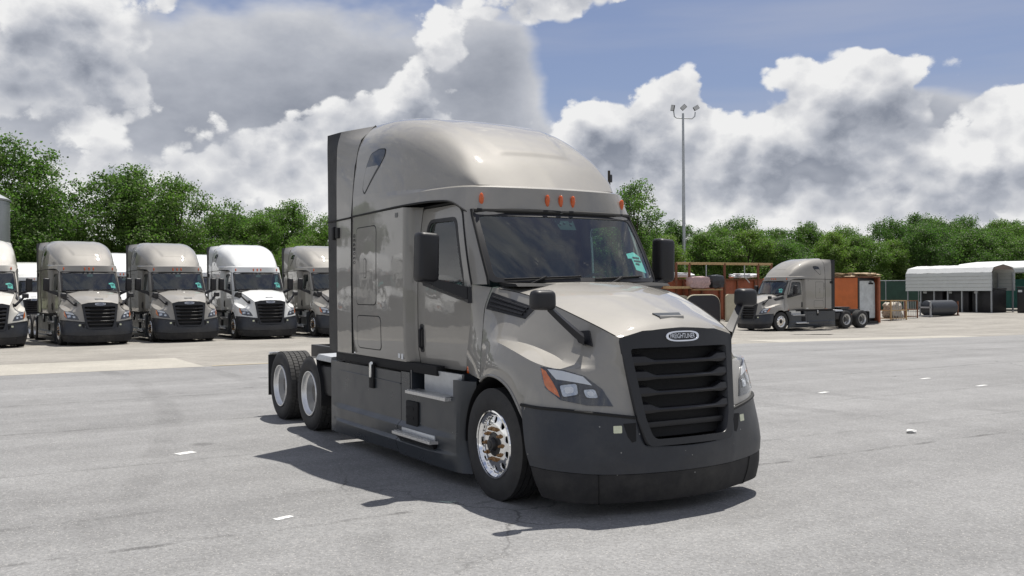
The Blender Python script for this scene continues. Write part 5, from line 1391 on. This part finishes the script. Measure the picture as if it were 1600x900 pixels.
for a, c_ in ((-3.95, -2.85), (-2.85, .2), (.2, 3.25), (3.25, 4.6)): MB().box((0, (a + c_) / 2, 3.76), (.10, c_ - a - .02, .16), .01).build('top_rail', 'timber', rk)
MB().box((.05, -3.9, 2.20), (.5, 2.0, .16), .01).build('shelf_board', 'timber', rk)
MB().box((.05, -1.5, 2.05), (.5, 2.5, .10), .01).build('shelf_board', 'timber', rk)
for y0, y1 in ((-1.4, -1.1), (2.0, 2.1)): MB().tube([(0, y0, 3.7), (0, y0, 2.9), (0, y1 + .35, 2.5)], .035, 6).build('brace', 'galv', rk)
def bale(name, c, size, mat, lab, cat, seed, lump=.12):
    rnd = random.Random(seed); bm = bmesh.new(); bmesh.ops.create_cube(bm, size=1)
    bmesh.ops.subdivide_edges(bm, edges=bm.edges[:], cuts=5, use_grid_fill=True)
    for v in bm.verts:
        p = v.co * 2; l = max(abs(p.x), abs(p.y), abs(p.z)); q = p.normalized() * l
        w = p.lerp(q, .45); k = 1 + rnd.uniform(-lump, lump)
        v.co = Vector((w.x * size[0] / 2 * k, w.y * size[1] / 2 * k, w.z * size[2] / 2 * k))
    V = [v.co.copy() for v in bm.verts]; F = [[v.index for v in f.verts] for f in bm.faces]; bm.free()
    return tag(MB().add(V, F).build(name, mat, None, angle=60, loc=c), lab, cat)
zr = zf(-40.5, 38)
bale('wrapped_bale', (-40.35, 36.75, zr + 2.52), (.7, 1.75, .80), 'pinkwrap', 'pink plastic-wrapped bale on the rack shelf', 'bale', 1, .07)
bale('wrapped_bale', (-40.35, 38.25, zr + 2.58), (.7, 1.15, .90), 'blackwrap', 'black wrapped bale on the rack shelf beside the pink one', 'bale', 2, .07)
bale('plastic_sheeting', (-41.6, 36.0, zr + 3.02), (.9, 2.3, .30), 'whitestuff', 'white sheeting heaped on the bin behind the pink bale', 'sheeting', 3, .2)
bale('plastic_sheeting', (-41.5, 41.8, zr + 2.98), (.9, 2.0, .28), 'whitestuff', 'white sheeting heaped on the bin near the taupe truck', 'sheeting', 5, .25)
def slab(name, y0, y1, z1, x, mat, edge, lab, cat, rad=.5):
    z0 = zf(x, (y0 + y1) / 2); r = empty(name, (x, (y0 + y1) / 2, z0)); tag(r, lab, cat); w = (y1 - y0) / 2
    P = fillet([(-w, 0), (w, 0), (w, z1), (-w, z1)], [.05, .05, rad, rad], 8)
    MB().prism(P, lambda u, v, q: (q, u, v), .12).build('panel', mat, r)
    if edge: MB().tube([(.06, u, v) for u, v in P] + [(.06, P[0][0], P[0][1])], .06, 8).build('edging', edge, r)
slab('curved_panel', 35.0, 37.85, 1.72, -39.6, 'darkpanel', 'beige', 'black round-cornered panel with pale edging leaning under the rack', 'panel', .75)
slab('curved_panel', 34.0, 35.6, 1.72, -39.9, 'beige', None, 'beige round-cornered panel beside the black one under the rack', 'panel', .6)
slab('beige_tank', 38.2, 39.7, 1.78, -39.4, 'beige', None, 'pale beige upright slab under the rack next to the hood mirror', 'panel', .3)
# orange storage box with its end open
bx, by = -33.6, 43.25; ob = empty('storage_box', (bx, by, zf(bx, by))); tag(ob, 'orange steel storage box with its grey end panel showing, behind the taupe truck', 'storage box')
MB().box((0, -.98, 1.42), (2.8, .06, 2.78), .01).build('side_wall', 'orange', ob)
MB().box((0, .98, 1.42), (2.8, .06, 2.78), .01).build('side_wall', 'orange_b', ob)
MB().box((-1.38, 0, 1.42), (.06, 1.9, 2.78)).build('back_wall', 'orange_b', ob)
MB().box((0, 0, .08), (2.8, 1.9, .12)).build('floor', 'frame', ob)
MB().box((0, 0, 2.84), (2.84, 2.06, .08)).build('roof_sheet', 'rust', ob)
for y in (-.93, .93): MB().box((1.40, y, 1.42), (.12, .16 if y > 0 else .10, 2.78)).build('corner_post', 'orange_b' if y > 0 else 'frame', ob)
P = fillet([(-.70, .32), (.82, .32), (.82, 2.62), (-.70, 2.62)], [.03, .03, .3, .3], 6)
MB().prism(P, lambda u, v, w: (1.15 + w, u, v), .05).build('end_panel', 'greymetal', ob)
MB().box((1.215, .45, 2.45), (.02, .42, .10), .02).box((1.215, .42, 2.55), (.02, .2, .06)).build('panel_vent', 'blackmatte', ob, smooth=False)
MB().box((1.05, 0, 1.42), (.04, 1.86, 2.7)).build('inner_shadow_wall', 'frame', ob)  # dark sheet standing in for the shade inside the open end
bale('tarpaulin', (bx + .2, by, zf(bx, by) + 2.98), (2.6, 2.2, .26), 'tarpaulin', 'crumpled tan tarpaulin lying on top of the orange box', 'tarpaulin', 7, .28)
# wire cages with scrap
for i, (x, y, lab) in enumerate(((-33.6, 47.2, 'steel cage of scrap right beside the orange box'), (-34.3, 49.4, 'empty steel cage between the scrap cage and the dark roll'))):
    cg = empty('wire_cage', (x, y, zf(x, y))); tag(cg, lab, 'cage', 'steel cages by the box')
    w, d, h = (1.5, 1.0, 1.25) if i == 0 else (1.3, .9, 1.15)
    for sx in (-1, 1):
        for sy in (-1, 1): MB().box((sx * d / 2, sy * w / 2, h / 2), (.07, .07, h)).build('post', 'rust' if i else 'timber', cg)
    for z in (.12, h * .5, h):
        for sx in (-1, 1): MB().box((sx * d / 2, 0, z), (.05, w, .05)).build('rail', 'timber' if i == 0 else 'rust', cg)
        for sy in (-1, 1): MB().box((0, sy * w / 2, z), (d, .05, .05)).build('rail', 'timber', cg)
    for k in range(5): MB().box((d / 2, -w / 2 + w * (k + 1) / 6, h / 2), (.025, .025, h)).build('bar', 'galv', cg)
    if i == 0: bale('scrap_pile', (x, y, zf(x, y) + .62), (.8, 1.25, 1.0), 'paperbale', 'mixed pale scrap filling the steel cage', 'scrap', 9, .2)
ro = empty('pipe_roll', (-34.2, 52.8, zf(-34.2, 52.8))); tag(ro, 'big dark hose roll lying in front of the white carport', 'roll')
rb_ = MB()
rb_.tube([(0, -1.35 + .09 * k, .56) for k in range(31)], [.50 + .03 * (k % 2) for k in range(31)], 20); rb_.build('roll', 'blueblack', ro, angle=80)
for y in (-1.45, 1.45): MB().box((0, y, .62), (.9, .08, .10)).box((-.4, y, .5), (.08, .08, 1.0)).box((.4, y, .5), (.08, .08, 1.0)).box((0, y, .05), (1.0, .1, .1)).build('cradle', 'rust' if y > 0 else 'galv', ro, smooth=False)
# carports
def carport(name, x0, x1, y0, y1, eave, ridge, skirt, lab, posts):
    z0 = zf((x0 + x1) / 2, (y0 + y1) / 2)
    c = empty(name, ((x0 + x1) / 2, (y0 + y1) / 2, z0)); tag(c, lab, 'carport', 'white carports')
    hl = (x1 - x0) / 2; hw = (y1 - y0) / 2
    prof = [(-hw - .12, eave - skirt), (-hw - .12, eave - .25), (-hw * .9, eave + .12), (-hw * .55, eave + (ridge - eave) * .62), (0, ridge), (hw * .55, eave + (ridge - eave) * .62), (hw * .9, eave + .12), (hw + .12, eave - .25), (hw + .12, eave - skirt)]
    npn = 9; wdt = 2 * hl / npn
    for i in range(npn):                                       # sheets, lapped with a raised rib
        xa = -hl + i * wdt; rnd = random.Random(i); V = []
        for x, dz in ((xa, .0), (xa + .05, .014), (xa + .1, .0), (xa + wdt * .5, rnd.uniform(-.02, .02)), (xa + wdt, .0)):
            V.append([(x, y + (dz if y > 0 else -dz) * .5, z + dz) for y, z in prof])
        Vv, Ff = grid_mesh(np.array(V)[:, 1:-1], mirror=False); solid_obj('roof_sheet', Vv, Ff, 'whiteroof', c, .01, angle=40, inward=(0, 0, 1))
    for sgn in (-1, 1):
        nb = 5
        for k in range(nb):
            za = eave - skirt + (skirt - .25) * k / nb; zb = eave - skirt + (skirt - .25) * (k + 1) / nb
            MB().box8([(-hl, sgn * (hw + .12), za), (hl, sgn * (hw + .12), za), (hl, sgn * (hw + .16), za), (-hl, sgn * (hw + .16), za), (-hl, sgn * (hw + .11), zb - .012), (hl, sgn * (hw + .11), zb - .012), (hl, sgn * (hw + .13), zb - .012), (-hl, sgn * (hw + .13), zb - .012)]).build('side_sheet', 'whiteside', c, smooth=False)
    for i in range(posts):
        x = -hl + .1 + (2 * hl - .2) * i / (posts - 1)
        for y in (-hw, hw): MB().box((x, y, (eave - .3) / 2), (.09, .09, eave - .3)).build('post', 'galv', c)
    for x in (-hl + .02, hl - .02):
        MB().prism([(-hw, eave - .05), (hw, eave - .05), (hw * .55, eave + (ridge - eave) * .55), (0, ridge - .06), (-hw * .55, eave + (ridge - eave) * .55)], lambda u, v, w, x=x: (x + w, u, v), .02).build('gable', 'gable', c, smooth=False)
    return c
carport('carport', -42.6, -35.3, 60.5, 63.1, 3.22, 3.56, 1.62, 'white carport with a low side panel, behind the dark roll', 7)
carport('carport', -42, -20, 66.0, 71.5, 3.6, 3.95, .6, 'larger white carport at the right edge, behind the other one', 8)
for i, (x, y, w, d, h, lab) in enumerate(((-40.6, 61.6, 1.9, 1.6, 1.75, 'black bin under the left end of the white carport'), (-38.4, 61.6, 1.9, 1.6, 1.75, 'black bin under the middle of the white carport'), (-36.3, 61.6, 1.7, 1.6, 1.75, 'black bin under the right end of the white carport'), (-33.4, 62.2, 1.3, 1.5, 1.85, 'tall black bin outside the carport gable'), (-34.3, 65.0, 2.4, 1.4, 1.7, 'black bin beneath the larger carport'))):
    bb = empty('bin', (x, y, zf(x, y))); tag(bb, lab, 'bin', 'black bins at the carports')
    MB().box((0, 0, h / 2 - .05), (w, d, h - .1), .05).build('body', 'binblack', bb)
    MB().box((0, 0, h - .02), (w + .06, d + .06, .10), .03).build('lid', 'binblack', bb)
    MB().box((-w * .3, -d / 2 - .02, h * .85), (.3, .03, .16)).build('plate', 'greymetal', bb)
tp = MB().box((-37, 71, 1.3), (9, .08, 2.4)).build('tarp_wall', 'teal', None, smooth=False); tag(tp, 'teal tarp hanging at the back of the larger carport', 'tarp')
# fence with green screen
def fence(pts, h, lab):
    r = empty('fence', (pts[0][0], pts[0][1], 0)); tag(r, lab, 'fence')
    o = Vector((pts[0][0], pts[0][1], 0))
    for a, c_ in zip(pts[:-1], pts[1:]):
        a = Vector((*a, 0)) - o; c_ = Vector((*c_, 0)) - o; n = max(1, int((c_ - a).length / 3))
        nrm = Vector((-(c_ - a).y, (c_ - a).x, 0)).normalized() * .02
        for i in range(n):
            p = a.lerp(c_, i / n); q = a.lerp(c_, (i + 1) / n); g = (q - p).normalized() * .04
            MB().tube([(p.x, p.y, 0), (p.x, p.y, h + .1)], .04, 6).build('post', 'galv', r)
            MB().box8([tuple(p + g + nrm), tuple(q - g + nrm), tuple(q - g - nrm), tuple(p + g - nrm), tuple(p + g + nrm + Vector((0, 0, h))), tuple(q - g + nrm + Vector((0, 0, h))), tuple(q - g - nrm + Vector((0, 0, h))), tuple(p + g - nrm + Vector((0, 0, h)))]).build('screen', 'screen', r, smooth=False)
            MB().tube([tuple(p + Vector((0, 0, h + .05))), tuple(q + Vector((0, 0, h + .05)))], .03, 6).build('top_rail', 'galv', r)
fence([(-49, 40), (-45.8, 62), (-43, 75), (-38, 92)], 2.4, 'green screened chain-link fence behind the carports and orange box')
